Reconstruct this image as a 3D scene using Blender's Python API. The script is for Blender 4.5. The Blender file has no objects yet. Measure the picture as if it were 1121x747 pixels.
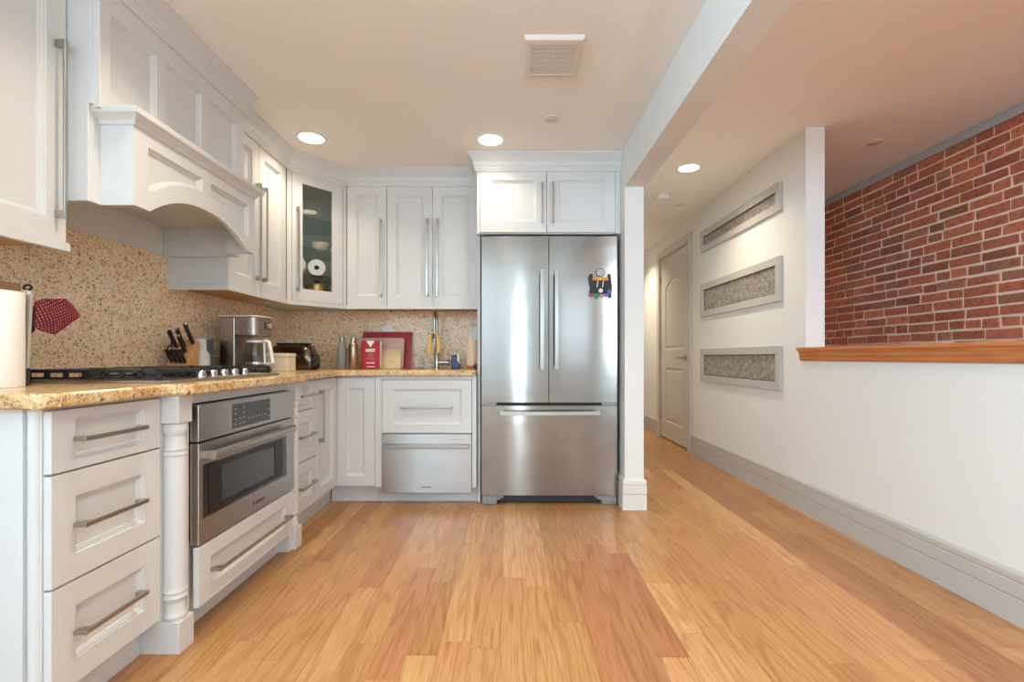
import bpy, bmesh, math, random
from mathutils import Vector, Matrix
from mathutils.geometry import tessellate_polygon

random.seed(7)
PI = math.pi
S = bpy.context.scene
COL = S.collection

# ------------------------------------------------------------------ camera, world, lights, exposure
cam = bpy.data.cameras.new('camera')
cam.sensor_width = 36.0
cam.lens = 525.0 / 1121.0 * 36.0
cam.shift_x = 3.5 / 1121.0
cam.shift_y = 17.5 / 1121.0
cam.clip_start = 0.02
cam_o = bpy.data.objects.new('camera', cam)
COL.objects.link(cam_o)
cam_o.location = (0, 0, 0.99)
cam_o.rotation_euler = (PI / 2, 0, 0)
S.camera = cam_o

S.view_settings.view_transform = 'Standard'
S.view_settings.look = 'None'
S.view_settings.gamma = 1.0
S.view_settings.use_curve_mapping = False
S.view_settings.exposure = 0.30
S.cycles.use_denoising = True
S.cycles.max_bounces = 10
S.cycles.diffuse_bounces = 6
S.cycles.glossy_bounces = 5
S.cycles.transmission_bounces = 8
S.cycles.transparent_max_bounces = 32
S.cycles.caustics_reflective = False
S.cycles.caustics_refractive = False
S.cycles.sample_clamp_indirect = 6.0

CEIL = 2.35          # kitchen ceiling
HCEIL = 2.45         # hall ceiling
REAR = -2.6
WL, WB = -1.79, 3.83  # left and back wall planes
WARM = (1.0, 0.85, 0.64)
COOL = (0.66, 0.85, 1.0)
CAN_W = 5.5
WIN_W = 36.0
SIDE_W = 240.0

w = bpy.data.worlds.new('world')
S.world = w
w.use_nodes = True
bgn = w.node_tree.nodes['Background']
bgn.inputs[0].default_value = (0.75, 0.86, 1.0, 1)
bgn.inputs[1].default_value = 2.0


def area(name, loc, rot, sx, sy, energy, color, shape='RECTANGLE', spread=PI):
    l = bpy.data.lights.new(name, 'AREA')
    l.shape = shape
    l.size = sx
    if shape == 'RECTANGLE':
        l.size_y = sy
    l.energy = energy
    l.color = color
    l.spread = spread
    o = bpy.data.objects.new(name, l)
    COL.objects.link(o)
    o.location = loc
    o.rotation_euler = rot
    return o


# unseen window openings added in the rear wall for daylight: (x0, x1, z0, z1)
ADDED_WINS = [(-1.60, -0.45, 1.0, 2.31), (0.00, 0.13, 0.05, 2.15), (0.98, 1.75, 1.0, 2.31), (2.08, 2.90, 1.0, 2.42)]
for i, (a0, a1, c0, c1) in enumerate(ADDED_WINS):
    ww, hh = a1 - a0, c1 - c0
    area('window_daylight', ((a0 + a1) / 2, REAR - 0.10, (c0 + c1) / 2), (PI / 2, 0, 0), ww, hh,
         WIN_W * ww * hh * 0.4 * (0.11, 7.0, 0.28, 3.0)[i], COOL)

# unseen wide window added in the left wall to brighten the room: (y0, y1, z0, z1)
ADDED_LWIN = (-2.50, -0.90, 1.25, 2.31)
area('window_daylight', (WL - 0.16, (ADDED_LWIN[0] + ADDED_LWIN[1]) / 2, (ADDED_LWIN[2] + ADDED_LWIN[3]) / 2), (0, -PI / 2, 0), ADDED_LWIN[3] - ADDED_LWIN[2], ADDED_LWIN[1] - ADDED_LWIN[0], SIDE_W, (0.50, 0.78, 1.0))


# ------------------------------------------------------------------ materials
def lin(c):
    r = []
    for v in c:
        v = v / 255.0
        r.append(v / 12.92 if v <= 0.04045 else ((v + 0.055) / 1.055) ** 2.4)
    return (r[0], r[1], r[2], 1.0)


class NT:
    """tiny node-graph helper"""

    def __init__(self, m):
        self.t = m.node_tree

    def n(self, kind, **kw):
        nd = self.t.nodes.new('ShaderNode' + kind)
        for k, v in kw.items():
            if k.startswith('i_'):
                key = k[2:]
                nd.inputs[int(key) if key.isdigit() else key.replace('_', ' ')].default_value = v
            else:
                setattr(nd, k, v)
        return nd

    def l(self, a, b):
        self.t.links.new(a, b)


def mat(name, rgb, rough=0.5, metal=0.0, bump=None, spec=None, coat=0.0, trans=0.0, ior=None):
    m = bpy.data.materials.new(name)
    m.use_nodes = True
    b = m.node_tree.nodes['Principled BSDF']
    b.inputs['Base Color'].default_value = lin(rgb)
    b.inputs['Roughness'].default_value = rough
    b.inputs['Metallic'].default_value = metal
    if spec is not None:
        b.inputs['Specular IOR Level'].default_value = spec
    if coat:
        b.inputs['Coat Weight'].default_value = coat
        b.inputs['Coat Roughness'].default_value = 0.08
    if trans:
        b.inputs['Transmission Weight'].default_value = trans
    if ior:
        b.inputs['IOR'].default_value = ior
    t = NT(m)
    # every surface gets a whisper of procedural variation
    g = t.n('NewGeometry')
    nz = t.n('TexNoise', i_Scale=(bump[0] if bump else 60.0), i_Detail=3.0)
    t.l(g.outputs['Position'], nz.inputs['Vector'])
    bp = t.n('Bump', i_Strength=(bump[1] if bump else 0.015), i_Distance=0.002)
    t.l(nz.outputs['Fac'], bp.inputs['Height'])
    t.l(bp.outputs['Normal'], b.inputs['Normal'])
    return m


def ramp(t, stops, interp='LINEAR'):
    r = t.n('ValToRGB')
    cr = r.color_ramp
    cr.interpolation = interp
    while len(cr.elements) < len(stops):
        cr.elements.new(0.5)
    for e, (p, c) in zip(cr.elements, stops):
        e.position = p
        e.color = lin(c)
    return r


def granite(name, base, mid, dark, light, rough=0.25, scale=1.0):
    m = bpy.data.materials.new(name)
    m.use_nodes = True
    b = m.node_tree.nodes['Principled BSDF']
    t = NT(m)
    g = t.n('NewGeometry')
    n1 = t.n('TexNoise', i_Scale=14.0 * scale, i_Detail=5.0, i_Roughness=0.65, i_Distortion=0.8)
    t.l(g.outputs['Position'], n1.inputs['Vector'])
    r1 = ramp(t, [(0.28, mid), (0.48, base), (0.72, light)])
    t.l(n1.outputs['Fac'], r1.inputs['Fac'])
    n2 = t.n('TexNoise', i_Scale=75.0 * scale, i_Detail=4.0, i_Roughness=0.7, i_Distortion=1.6)
    t.l(g.outputs['Position'], n2.inputs['Vector'])
    r2 = ramp(t, [(0.40, (255, 255, 255)), (0.47, (0, 0, 0))])
    t.l(n2.outputs['Fac'], r2.inputs['Fac'])
    mx = t.n('MixRGB')
    t.l(r2.outputs['Color'], mx.inputs['Fac'])
    t.l(r1.outputs['Color'], mx.inputs[1])
    mx.inputs[2].default_value = lin(dark)
    n3 = t.n('TexNoise', i_Scale=110.0 * scale, i_Detail=3.0, i_Roughness=0.6)
    mp = t.n('Mapping')
    mp.inputs['Location'].default_value = (3.1, 7.7, 1.3)
    t.l(g.outputs['Position'], mp.inputs['Vector'])
    t.l(mp.outputs['Vector'], n3.inputs['Vector'])
    r3 = ramp(t, [(0.57, (0, 0, 0)), (0.66, (255, 255, 255))])
    t.l(n3.outputs['Fac'], r3.inputs['Fac'])
    mx2 = t.n('MixRGB')
    t.l(r3.outputs['Color'], mx2.inputs['Fac'])
    t.l(mx.outputs['Color'], mx2.inputs[1])
    mx2.inputs[2].default_value = lin(light)
    t.l(mx2.outputs['Color'], b.inputs['Base Color'])
    b.inputs['Roughness'].default_value = rough
    return m


def steel(name, rgb=(190, 190, 192), rough=0.27, wave=0.0, aniso=0.85):
    """horizontally brushed steel: highlights stretch up and down"""
    m = bpy.data.materials.new(name)
    m.use_nodes = True
    b = m.node_tree.nodes['Principled BSDF']
    b.inputs['Metallic'].default_value = 1.0
    b.inputs['Base Color'].default_value = lin(rgb)
    b.inputs['Roughness'].default_value = rough
    b.inputs['Anisotropic'].default_value = aniso
    t = NT(m)
    tv = t.n('CombineXYZ')
    tv.inputs['Z'].default_value = 1.0
    t.l(tv.outputs[0], b.inputs['Tangent'])
    g = t.n('NewGeometry')
    mp2 = t.n('Mapping')
    mp2.inputs['Scale'].default_value = (1.6, 1.6, 5.0)
    t.l(g.outputs['Position'], mp2.inputs['Vector'])
    n2 = t.n('TexNoise', i_Scale=1.6, i_Detail=1.0)
    t.l(mp2.outputs['Vector'], n2.inputs['Vector'])
    b2 = t.n('Bump', i_Strength=max(wave, 0.02), i_Distance=0.02)
    t.l(n2.outputs['Fac'], b2.inputs['Height'])
    t.l(b2.outputs['Normal'], b.inputs['Normal'])
    return m


def floor_mat():
    m = bpy.data.materials.new('oak_floor')
    m.use_nodes = True
    b = m.node_tree.nodes['Principled BSDF']
    t = NT(m)
    at = t.n('Attribute', attribute_name='plank')
    sep = t.n('SeparateColor')
    t.l(at.outputs['Color'], sep.inputs['Color'])
    g = t.n('NewGeometry')
    # every plank gets its own stretch of grain
    off = t.n('CombineXYZ')
    mul = t.n('Math', operation='MULTIPLY')
    mul.inputs[1].default_value = 37.0
    t.l(sep.outputs[1], mul.inputs[0])
    t.l(mul.outputs[0], off.inputs['X'])
    t.l(mul.outputs[0], off.inputs['Y'])
    add = t.n('VectorMath', operation='ADD')
    t.l(g.outputs['Position'], add.inputs[0])
    t.l(off.outputs[0], add.inputs[1])
    # slow wander of the grain lines
    mp = t.n('Mapping')
    mp.inputs['Scale'].default_value = (8.0, 0.62, 1.0)
    t.l(add.outputs[0], mp.inputs['Vector'])
    n1 = t.n('TexNoise', i_Scale=1.0, i_Detail=2.0, i_Roughness=0.5)
    t.l(mp.outputs['Vector'], n1.inputs['Vector'])
    m1 = t.n('Math', operation='MULTIPLY')
    m1.inputs[1].default_value = 56.0
    t.l(n1.outputs['Fac'], m1.inputs[0])
    sn = t.n('Math', operation='SINE')
    t.l(m1.outputs[0], sn.inputs[0])
    # fine fibre
    mp2 = t.n('Mapping')
    mp2.inputs['Scale'].default_value = (200.0, 6.0, 1.0)
    t.l(add.outputs[0], mp2.inputs['Vector'])
    n2 = t.n('TexNoise', i_Scale=1.0, i_Detail=3.0, i_Roughness=0.6)
    t.l(mp2.outputs['Vector'], n2.inputs['Vector'])
    r0 = ramp(t, [(0.0, (166, 118, 77)), (0.35, (178, 132, 87)), (0.7, (187, 142, 95)), (1.0, (200, 158, 110))])
    t.l(sep.outputs[0], r0.inputs['Fac'])
    # red or yellow drift
    hs = t.n('HueSaturation')
    mrh = t.n('MapRange')
    mrh.inputs['To Min'].default_value = 0.493
    mrh.inputs['To Max'].default_value = 0.508
    t.l(sep.outputs[2], mrh.inputs['Value'])
    t.l(mrh.outputs['Result'], hs.inputs['Hue'])
    t.l(r0.outputs['Color'], hs.inputs['Color'])
    mr1 = t.n('MapRange')
    mr1.inputs['From Min'].default_value = 0.35
    mr1.inputs['From Max'].default_value = 1.0
    mr1.inputs['To Min'].default_value = 0.0
    mr1.inputs['To Max'].default_value = 0.26
    t.l(sn.outputs[0], mr1.inputs['Value'])
    mxa = t.n('MixRGB', blend_type='MULTIPLY')
    t.l(mr1.outputs['Result'], mxa.inputs['Fac'])
    t.l(hs.outputs['Color'], mxa.inputs[1])
    mxa.inputs[2].default_value = lin((170, 110, 70))
    mr2 = t.n('MapRange')
    mr2.inputs['From Min'].default_value = 0.45
    mr2.inputs['From Max'].default_value = 0.75
    mr2.inputs['To Min'].default_value = 0.0
    mr2.inputs['To Max'].default_value = 0.6
    t.l(n2.outputs['Fac'], mr2.inputs['Value'])
    mxb = t.n('MixRGB', blend_type='MULTIPLY')
    t.l(mr2.outputs['Result'], mxb.inputs['Fac'])
    t.l(mxa.outputs['Color'], mxb.inputs[1])
    mxb.inputs[2].default_value = lin((190, 130, 90))
    t.l(mxb.outputs['Color'], b.inputs['Base Color'])
    b.inputs['Roughness'].default_value = 0.30
    b.inputs['Specular IOR Level'].default_value = 0.4
    bp = t.n('Bump', i_Strength=0.05, i_Distance=0.001)
    t.l(n2.outputs['Fac'], bp.inputs['Height'])
    t.l(bp.outputs['Normal'], b.inputs['Normal'])
    return m


def brick_mat():
    m = bpy.data.materials.new('old_brick')
    m.use_nodes = True
    b = m.node_tree.nodes['Principled BSDF']
    t = NT(m)
    at = t.n('Attribute', attribute_name='tint')
    g = t.n('NewGeometry')
    n1 = t.n('TexNoise', i_Scale=38.0, i_Detail=6.0, i_Roughness=0.7)
    t.l(g.outputs['Position'], n1.inputs['Vector'])
    r1 = ramp(t, [(0.30, (120, 105, 100)), (0.5, (255, 255, 255)), (0.62, (255, 255, 255))])
    t.l(n1.outputs['Fac'], r1.inputs['Fac'])
    mx = t.n('MixRGB', blend_type='MULTIPLY', i_0=0.75)
    t.l(at.outputs['Color'], mx.inputs[1])
    t.l(r1.outputs['Color'], mx.inputs[2])
    n2 = t.n('TexNoise', i_Scale=24.0, i_Detail=7.0, i_Roughness=0.75)
    mp = t.n('Mapping')
    mp.inputs['Location'].default_value = (5, 9, 2)
    t.l(g.outputs['Position'], mp.inputs['Vector'])
    t.l(mp.outputs['Vector'], n2.inputs['Vector'])
    r2 = ramp(t, [(0.60, (0, 0, 0)), (0.74, (150, 150, 150))])
    t.l(n2.outputs['Fac'], r2.inputs['Fac'])
    mx2 = t.n('MixRGB')
    t.l(r2.outputs['Color'], mx2.inputs['Fac'])
    t.l(mx.outputs['Color'], mx2.inputs[1])
    mx2.inputs[2].default_value = lin((190, 160, 140))
    t.l(mx2.outputs['Color'], b.inputs['Base Color'])
    b.inputs['Roughness'].default_value = 0.9
    bp = t.n('Bump', i_Strength=0.5, i_Distance=0.004)
    t.l(n1.outputs['Fac'], bp.inputs['Height'])
    t.l(bp.outputs['Normal'], b.inputs['Normal'])
    return m


def wood(name, c0, c1, scale=(60, 4, 60), rough=0.4):
    m = bpy.data.materials.new(name)
    m.use_nodes = True
    b = m.node_tree.nodes['Principled BSDF']
    t = NT(m)
    g = t.n('NewGeometry')
    mp = t.n('Mapping')
    mp.inputs['Scale'].default_value = scale
    t.l(g.outputs['Position'], mp.inputs['Vector'])
    nz = t.n('TexNoise', i_Scale=1.0, i_Detail=4.0, i_Roughness=0.6)
    t.l(mp.outputs['Vector'], nz.inputs['Vector'])
    r = ramp(t, [(0.3, c0), (0.7, c1)])
    t.l(nz.outputs['Fac'], r.inputs['Fac'])
    t.l(r.outputs['Color'], b.inputs['Base Color'])
    b.inputs['Roughness'].default_value = rough
    return m


def plaster_silver():
    m = bpy.data.materials.new('trowelled_silver')
    m.use_nodes = True
    b = m.node_tree.nodes['Principled BSDF']
    t = NT(m)
    g = t.n('NewGeometry')
    nz = t.n('TexNoise', i_Scale=6.0, i_Detail=2.0, i_Distortion=2.5)
    t.l(g.outputs['Position'], nz.inputs['Vector'])
    m1 = t.n('Math', operation='MULTIPLY')
    m1.inputs[1].default_value = 40.0
    t.l(nz.outputs['Fac'], m1.inputs[0])
    sn = t.n('Math', operation='SINE')
    t.l(m1.outputs[0], sn.inputs[0])
    n2 = t.n('TexNoise', i_Scale=25.0, i_Detail=4.0, i_Distortion=1.0)
    t.l(g.outputs['Position'], n2.inputs['Vector'])
    ad = t.n('Math', operation='ADD')
    t.l(n2.outputs['Fac'], ad.inputs[0])
    ml = t.n('Math', operation='MULTIPLY')
    ml.inputs[1].default_value = 0.12
    t.l(sn.outputs[0], ml.inputs[0])
    t.l(ml.outputs[0], ad.inputs[1])
    r = ramp(t, [(0.3, (128, 123, 116)), (0.52, (152, 147, 139)), (0.75, (186, 181, 172))])
    t.l(ad.outputs[0], r.inputs['Fac'])
    t.l(r.outputs['Color'], b.inputs['Base Color'])
    b.inputs['Roughness'].default_value = 0.42
    b.inputs['Metallic'].default_value = 0.25
    bp = t.n('Bump', i_Strength=0.25, i_Distance=0.003)
    t.l(ad.outputs[0], bp.inputs['Height'])
    t.l(bp.outputs['Normal'], b.inputs['Normal'])
    return m


def perforated(name, rgb):
    m = mat(name, rgb, 0.4)
    t = NT(m)
    out = m.node_tree.nodes['Material Output']
    b = m.node_tree.nodes['Principled BSDF']
    tc = t.n('TexCoord')
    mp = t.n('Mapping')
    mp.inputs['Rotation'].default_value = (0, 0.35, 0)
    mp.inputs['Scale'].default_value = (105, 105, 105)
    t.l(tc.outputs['Object'], mp.inputs['Vector'])
    sp = t.n('SeparateXYZ')
    t.l(mp.outputs['Vector'], sp.inputs[0])
    sq = []
    for ax in ('X', 'Z'):
        fr = t.n('Math', operation='FRACT')
        t.l(sp.outputs[ax], fr.inputs[0])
        sb = t.n('Math', operation='SUBTRACT')
        t.l(fr.outputs[0], sb.inputs[0])
        sb.inputs[1].default_value = 0.5
        pw = t.n('Math', operation='MULTIPLY')
        t.l(sb.outputs[0], pw.inputs[0])
        t.l(sb.outputs[0], pw.inputs[1])
        sq.append(pw)
    ad = t.n('Math', operation='ADD')
    t.l(sq[0].outputs[0], ad.inputs[0])
    t.l(sq[1].outputs[0], ad.inputs[1])
    lt = t.n('Math', operation='LESS_THAN')
    lt.inputs[1].default_value = 0.085
    t.l(ad.outputs[0], lt.inputs[0])
    tr = t.n('BsdfTransparent')
    mx = t.n('MixShader')
    t.l(lt.outputs[0], mx.inputs[0])
    t.l(b.outputs[0], mx.inputs[1])
    t.l(tr.outputs[0], mx.inputs[2])
    t.l(mx.outputs[0], out.inputs[0])
    return m


def emit(name, rgb, strength):
    m = bpy.data.materials.new(name)
    m.use_nodes = True
    b = m.node_tree.nodes['Principled BSDF']
    b.inputs['Base Color'].default_value = lin(rgb)
    b.inputs['Emission Color'].default_value = lin(rgb)
    b.inputs['Emission Strength'].default_value = strength
    return m


M = {}
M['wall'] = mat('wall_paint', (225, 226, 224), 0.75, bump=(120, 0.03))
M['ceil'] = mat('ceiling_paint', (246, 244, 240), 0.85, bump=(120, 0.03))
M['cab'] = mat('cabinet_paint', (211, 213, 213), 0.38)
M['grey'] = mat('grey_trim_paint', (186, 184, 180), 0.45)
M['greydoor'] = mat('grey_door_paint', (200, 196, 189), 0.45)
M['plinth'] = mat('pale_plinth_paint', (222, 219, 214), 0.5)
M['groove'] = mat('bare_wood_groove', (168, 138, 112), 0.8)
M['floor'] = floor_mat()
M['brick'] = brick_mat()
M['mortar'] = mat('mortar', (242, 218, 196), 0.95, bump=(200, 0.5))
M['counter'] = granite('counter_granite', (214, 180, 126), (182, 142, 92), (104, 78, 56), (236, 214, 172), 0.18, 0.9)
M['splash'] = granite('splash_granite', (248, 220, 178), (230, 196, 150), (136, 104, 78), (252, 238, 212), 0.3, 0.85)
M['steel'] = steel('fridge_steel', (152, 147, 142), 0.16, wave=0.06)
M['steelh'] = steel('appliance_steel', (184, 181, 178), 0.30)
M['bar'] = mat('satin_nickel', (176, 172, 166), 0.3, 1.0)
M['chrome'] = mat('chrome', (205, 205, 205), 0.12, 1.0)
M['dark'] = mat('dark_plastic', (52, 52, 54), 0.5)
M['seal'] = mat('dark_seal', (30, 30, 32), 0.6)
M['iron'] = mat('cast_iron', (34, 34, 36), 0.45)
M['ovenglass'] = mat('dark_oven_glass', (34, 31, 29), 0.05, coat=0.5)
M['disp'] = mat('display_glass', (58, 60, 64), 0.08)
M['mark'] = mat('panel_marks', (190, 190, 190), 0.6)
M['black'] = mat('black_print', (28, 28, 28), 0.6)
M['oak'] = wood('oak_ledge', (176, 104, 58), (204, 132, 80), (40, 5, 60), 0.35)
M['maple'] = wood('maple_panel', (196, 152, 104), (214, 172, 122), (40, 8, 40), 0.5)
M['block'] = wood('beech_block', (190, 136, 90), (210, 158, 108), (80, 80, 8), 0.5)
M['bamboo'] = wood('bamboo', (206, 184, 138), (222, 200, 156), (8, 60, 90), 0.5)
M['silver'] = plaster_silver()
M['white'] = mat('white_plastic', (238, 238, 236), 0.35)
M['paper'] = mat('paper_towel', (238, 238, 236), 0.95, bump=(70, 0.6))
M['cream'] = mat('cream_enamel', (232, 216, 192), 0.35)
M['red'] = mat('red_board', (158, 34, 42), 0.4)
M['redbox'] = mat('red_carton', (172, 30, 38), 0.45)
M['pink'] = mat('blush_board', (206, 172, 156), 0.5)
M['gstone'] = mat('pale_grey_ceramic', (196, 202, 200), 0.6)
M['gdark'] = mat('charcoal_ceramic', (74, 80, 82), 0.6)
M['bottleg'] = mat('grey_bottle', (140, 136, 130), 0.5)
M['copper'] = mat('brushed_bronze', (176, 152, 132), 0.28, 1.0)
M['bsteel'] = steel('brewer_steel', (178, 168, 158), 0.3)
M['toast'] = mat('dark_chrome', (110, 98, 90), 0.18, 1.0)
M['burg'] = perforated('burgundy_nylon', (140, 32, 58))
M['burgs'] = mat('burgundy_rim', (146, 34, 60), 0.4)
M['tan'] = mat('tan_cloth', (222, 182, 122), 0.9)
M['navy'] = mat('navy_plastic', (24, 50, 104), 0.35)
M['terra'] = mat('terracotta', (186, 104, 74), 0.6)
M['brass'] = mat('warm_brass', (176, 142, 92), 0.32, 0.8)
M['lens'] = emit('lamp_lens', (255, 236, 205), 7.0)
M['core'] = mat('cardboard', (120, 104, 90), 0.9)
M['inside'] = mat('cabinet_inside', (238, 238, 230), 0.6)
M['vent'] = mat('vent_plastic', (226, 220, 212), 0.5)
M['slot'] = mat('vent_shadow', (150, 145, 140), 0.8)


def glass(name, tint=(249, 251, 250), rough=0.0):
    m = bpy.data.materials.new(name)
    m.use_nodes = True
    t = NT(m)
    out = m.node_tree.nodes['Material Output']
    m.node_tree.nodes.remove(m.node_tree.nodes['Principled BSDF'])
    gl = t.n('BsdfGlossy')
    gl.inputs['Roughness'].default_value = rough
    tr = t.n('BsdfTransparent')
    tr.inputs['Color'].default_value = lin(tint)
    lw = t.n('LayerWeight', i_Blend=0.5)
    pw = t.n('Math', operation='POWER')
    pw.inputs[1].default_value = 4.0
    t.l(lw.outputs['Facing'], pw.inputs[0])
    fr = t.n('MapRange')
    fr.inputs['To Min'].default_value = 0.035
    fr.inputs['To Max'].default_value = 0.7
    t.l(pw.outputs[0], fr.inputs['Value'])
    mx = t.n('MixShader')
    t.l(fr.outputs[0], mx.inputs[0])
    t.l(tr.outputs[0], mx.inputs[1])
    t.l(gl.outputs[0], mx.inputs[2])
    t.l(mx.outputs[0], out.inputs[0])
    return m


M['glass'] = glass('clear_glass')
M['shelf'] = glass('shelf_glass', (238, 245, 243))
M['carafe'] = glass('carafe_glass', (236, 240, 240), 0.02)


# ------------------------------------------------------------------ mesh helpers
class MB:
    def __init__(self):
        self.v, self.f = [], []
        self.isl, self.k, self.hold = [], 0, False
        self.fm = []
        self.cur = 0

    def add(self, vs, fs, mtx=None):
        o = len(self.v)
        if not self.hold:
            self.k += 1
        self.isl += [self.k] * len(vs)
        for p in vs:
            p = Vector(p)
            if mtx:
                p = mtx @ p
            self.v.append(tuple(p))
        for q in fs:
            self.f.append(tuple(i + o for i in q))
            self.fm.append(self.cur)
        return self

    def box(self, x0, x1, y0, y1, z0, z1, mtx=None):
        x0, x1 = min(x0, x1), max(x0, x1)
        y0, y1 = min(y0, y1), max(y0, y1)
        z0, z1 = min(z0, z1), max(z0, z1)
        vs = [(x0, y0, z0), (x1, y0, z0), (x1, y1, z0), (x0, y1, z0), (x0, y0, z1), (x1, y0, z1), (x1, y1, z1), (x0, y1, z1)]
        fs = [(3, 2, 1, 0), (4, 5, 6, 7), (0, 1, 5, 4), (1, 2, 6, 5), (2, 3, 7, 6), (3, 0, 4, 7)]
        return self.add(vs, fs, mtx)

    def prism(self, poly, axis, a, b):
        """extrude a 2-D polygon along an axis: axis 'y' -> (x,z), 'x' -> (y,z), 'z' -> (x,y)"""
        def P(p, h):
            return {'y': (p[0], h, p[1]), 'x': (h, p[0], p[1]), 'z': (p[0], p[1], h)}[axis]
        n = len(poly)
        vs = [P(p, a) for p in poly] + [P(p, b) for p in poly]
        fs = [tuple((i, (i + 1) % n, n + (i + 1) % n, n + i)) for i in range(n)]
        tris = tessellate_polygon([[Vector((p[0], p[1], 0)) for p in poly]])
        for t in tris:
            fs.append(tuple(t))
            fs.append(tuple(n + i for i in reversed(t)))
        return self.add(vs, fs)

    def lathe(self, prof, c=(0, 0, 0), n=32, axis='z', a0=0.0, a1=2 * PI):
        """prof: list of (r, h)"""
        full = abs(a1 - a0 - 2 * PI) < 1e-6
        k = n if full else n + 1
        vs, fs = [], []
        for r, h in prof:
            for i in range(k):
                a = a0 + (a1 - a0) * i / n
                x, y = r * math.cos(a), r * math.sin(a)
                if axis == 'z':
                    p = (c[0] + x, c[1] + y, c[2] + h)
                elif axis == 'y':
                    p = (c[0] + x, c[1] + h, c[2] + y)
                else:
                    p = (c[0] + h, c[1] + x, c[2] + y)
                vs.append(p)
        for j in range(len(prof) - 1):
            for i in range(n):
                i2 = (i + 1) % k
                fs.append((j * k + i, j * k + i2, (j + 1) * k + i2, (j + 1) * k + i))
        if full and tuple(prof[0]) != tuple(prof[-1]):
            if prof[0][0] > 1e-6:
                fs.append(tuple(reversed(range(k))))
            if prof[-1][0] > 1e-6:
                fs.append(tuple((len(prof) - 1) * k + i for i in range(k)))
        return self.add(vs, fs)

    def tube(self, pts, r, n=12, closed=False, caps=True):
        pts = [Vector(p) for p in pts]
        m = len(pts)
        rr = r if isinstance(r, (list, tuple)) else [r] * m
        vs, fs = [], []
        up = None
        for i, p in enumerate(pts):
            if closed:
                d = pts[(i + 1) % m] - pts[i - 1]
            else:
                d = pts[min(i + 1, m - 1)] - pts[max(i - 1, 0)]
            d.normalize()
            if up is None:
                up = Vector((0, 0, 1)) if abs(d.z) < 0.9 else Vector((1, 0, 0))
            s = d.cross(up)
            if s.length < 1e-5:
                s = d.cross(Vector((0, 1, 0)))
            s.normalize()
            up = s.cross(d).normalized()
            for k in range(n):
                a = 2 * PI * k / n
                vs.append(p + (s * math.cos(a) + up * math.sin(a)) * rr[i])
        segs = m if closed else m - 1
        for i in range(segs):
            j = (i + 1) % m
            for k in range(n):
                k2 = (k + 1) % n
                fs.append((i * n + k, i * n + k2, j * n + k2, j * n + k))
        if not closed and caps:
            fs.append(tuple(reversed(range(n))))
            fs.append(tuple((m - 1) * n + k for k in range(n)))
        return self.add(vs, fs)

    def sweep(self, path, prof, closed_ends=True):
        """sweep a profile [(out, z)] along a 2-D path; 'out' is to the right-hand side of travel"""
        pts = [Vector((p[0], p[1])) for p in path]
        m, k = len(pts), len(prof)
        vs, fs = [], []
        for i in range(m):
            if i == 0:
                d0 = d1 = (pts[1] - pts[0]).normalized()
            elif i == m - 1:
                d0 = d1 = (pts[-1] - pts[-2]).normalized()
            else:
                d0 = (pts[i] - pts[i - 1]).normalized()
                d1 = (pts[i + 1] - pts[i]).normalized()
            n0, n1 = Vector((d0.y, -d0.x)), Vector((d1.y, -d1.x))
            b = (n0 + n1).normalized()
            s = 1.0 / max(0.3, b.dot(n0))
            for (o, z) in prof:
                q = pts[i] + b * (o * s)
                vs.append((q.x, q.y, z))
        for i in range(m - 1):
            for j in range(k):
                j2 = (j + 1) % k
                fs.append((i * k + j, (i + 1) * k + j, (i + 1) * k + j2, i * k + j2))
        if closed_ends:
            fs.append(tuple(range(k)))
            fs.append(tuple((m - 1) * k + j for j in reversed(range(k))))
        return self.add(vs, fs)

    def slab(self, outer, holes=(), t=0.02, y=0.0, prof=None, open_holes=False):
        """front in the x-z plane facing -y; holes sink along prof [(inset, depth)]; both given counter-clockwise"""
        prof = prof or PROF
        self.k += 1
        self.hold = True
        loops = [outer] + [list(h) for h in holes]
        pts = [p for lp in loops for p in lp]
        tris = tessellate_polygon([[Vector((p[0], p[1], 0)) for p in lp] for lp in loops])
        self.add([(p[0], y, p[1]) for p in pts], [tuple(q) for q in tris])
        n = len(outer)
        self.add([(p[0], y, p[1]) for p in outer] + [(p[0], y + t, p[1]) for p in outer],
                 [(i, (i + 1) % n, n + (i + 1) % n, n + i) for i in range(n)])
        if open_holes:
            self.add([(p[0], y + t, p[1]) for p in pts], [tuple(reversed(q)) for q in tris])
            for h in holes:
                k = len(h)
                self.add([(p[0], y, p[1]) for p in h] + [(p[0], y + t, p[1]) for p in h],
                         [(i, (i + 1) % k, k + (i + 1) % k, k + i) for i in range(k)])
        else:
            self.add([(p[0], y + t, p[1]) for p in outer], [tuple(reversed(q)) for q in tessellate_polygon([[Vector((p[0], p[1], 0)) for p in outer]])])
            for h in holes:
                rings = [[(p[0], y, p[1]) for p in h]]
                for ins, dep in prof:
                    rings.append([(p[0], y + dep, p[1]) for p in inset(h, ins)])
                k = len(h)
                vs = [p for r in rings for p in r]
                fs = []
                for j in range(len(rings) - 1):
                    for i in range(k):
                        i2 = (i + 1) % k
                        fs.append((j * k + i, j * k + i2, (j + 1) * k + i2, (j + 1) * k + i))
                last = rings[-1]
                for q in tessellate_polygon([[Vector((p[0], p[2], 0)) for p in last]]):
                    fs.append(tuple((len(rings) - 1) * k + i for i in q))
                self.add(vs, fs)
        self.hold = False
        return self

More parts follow.
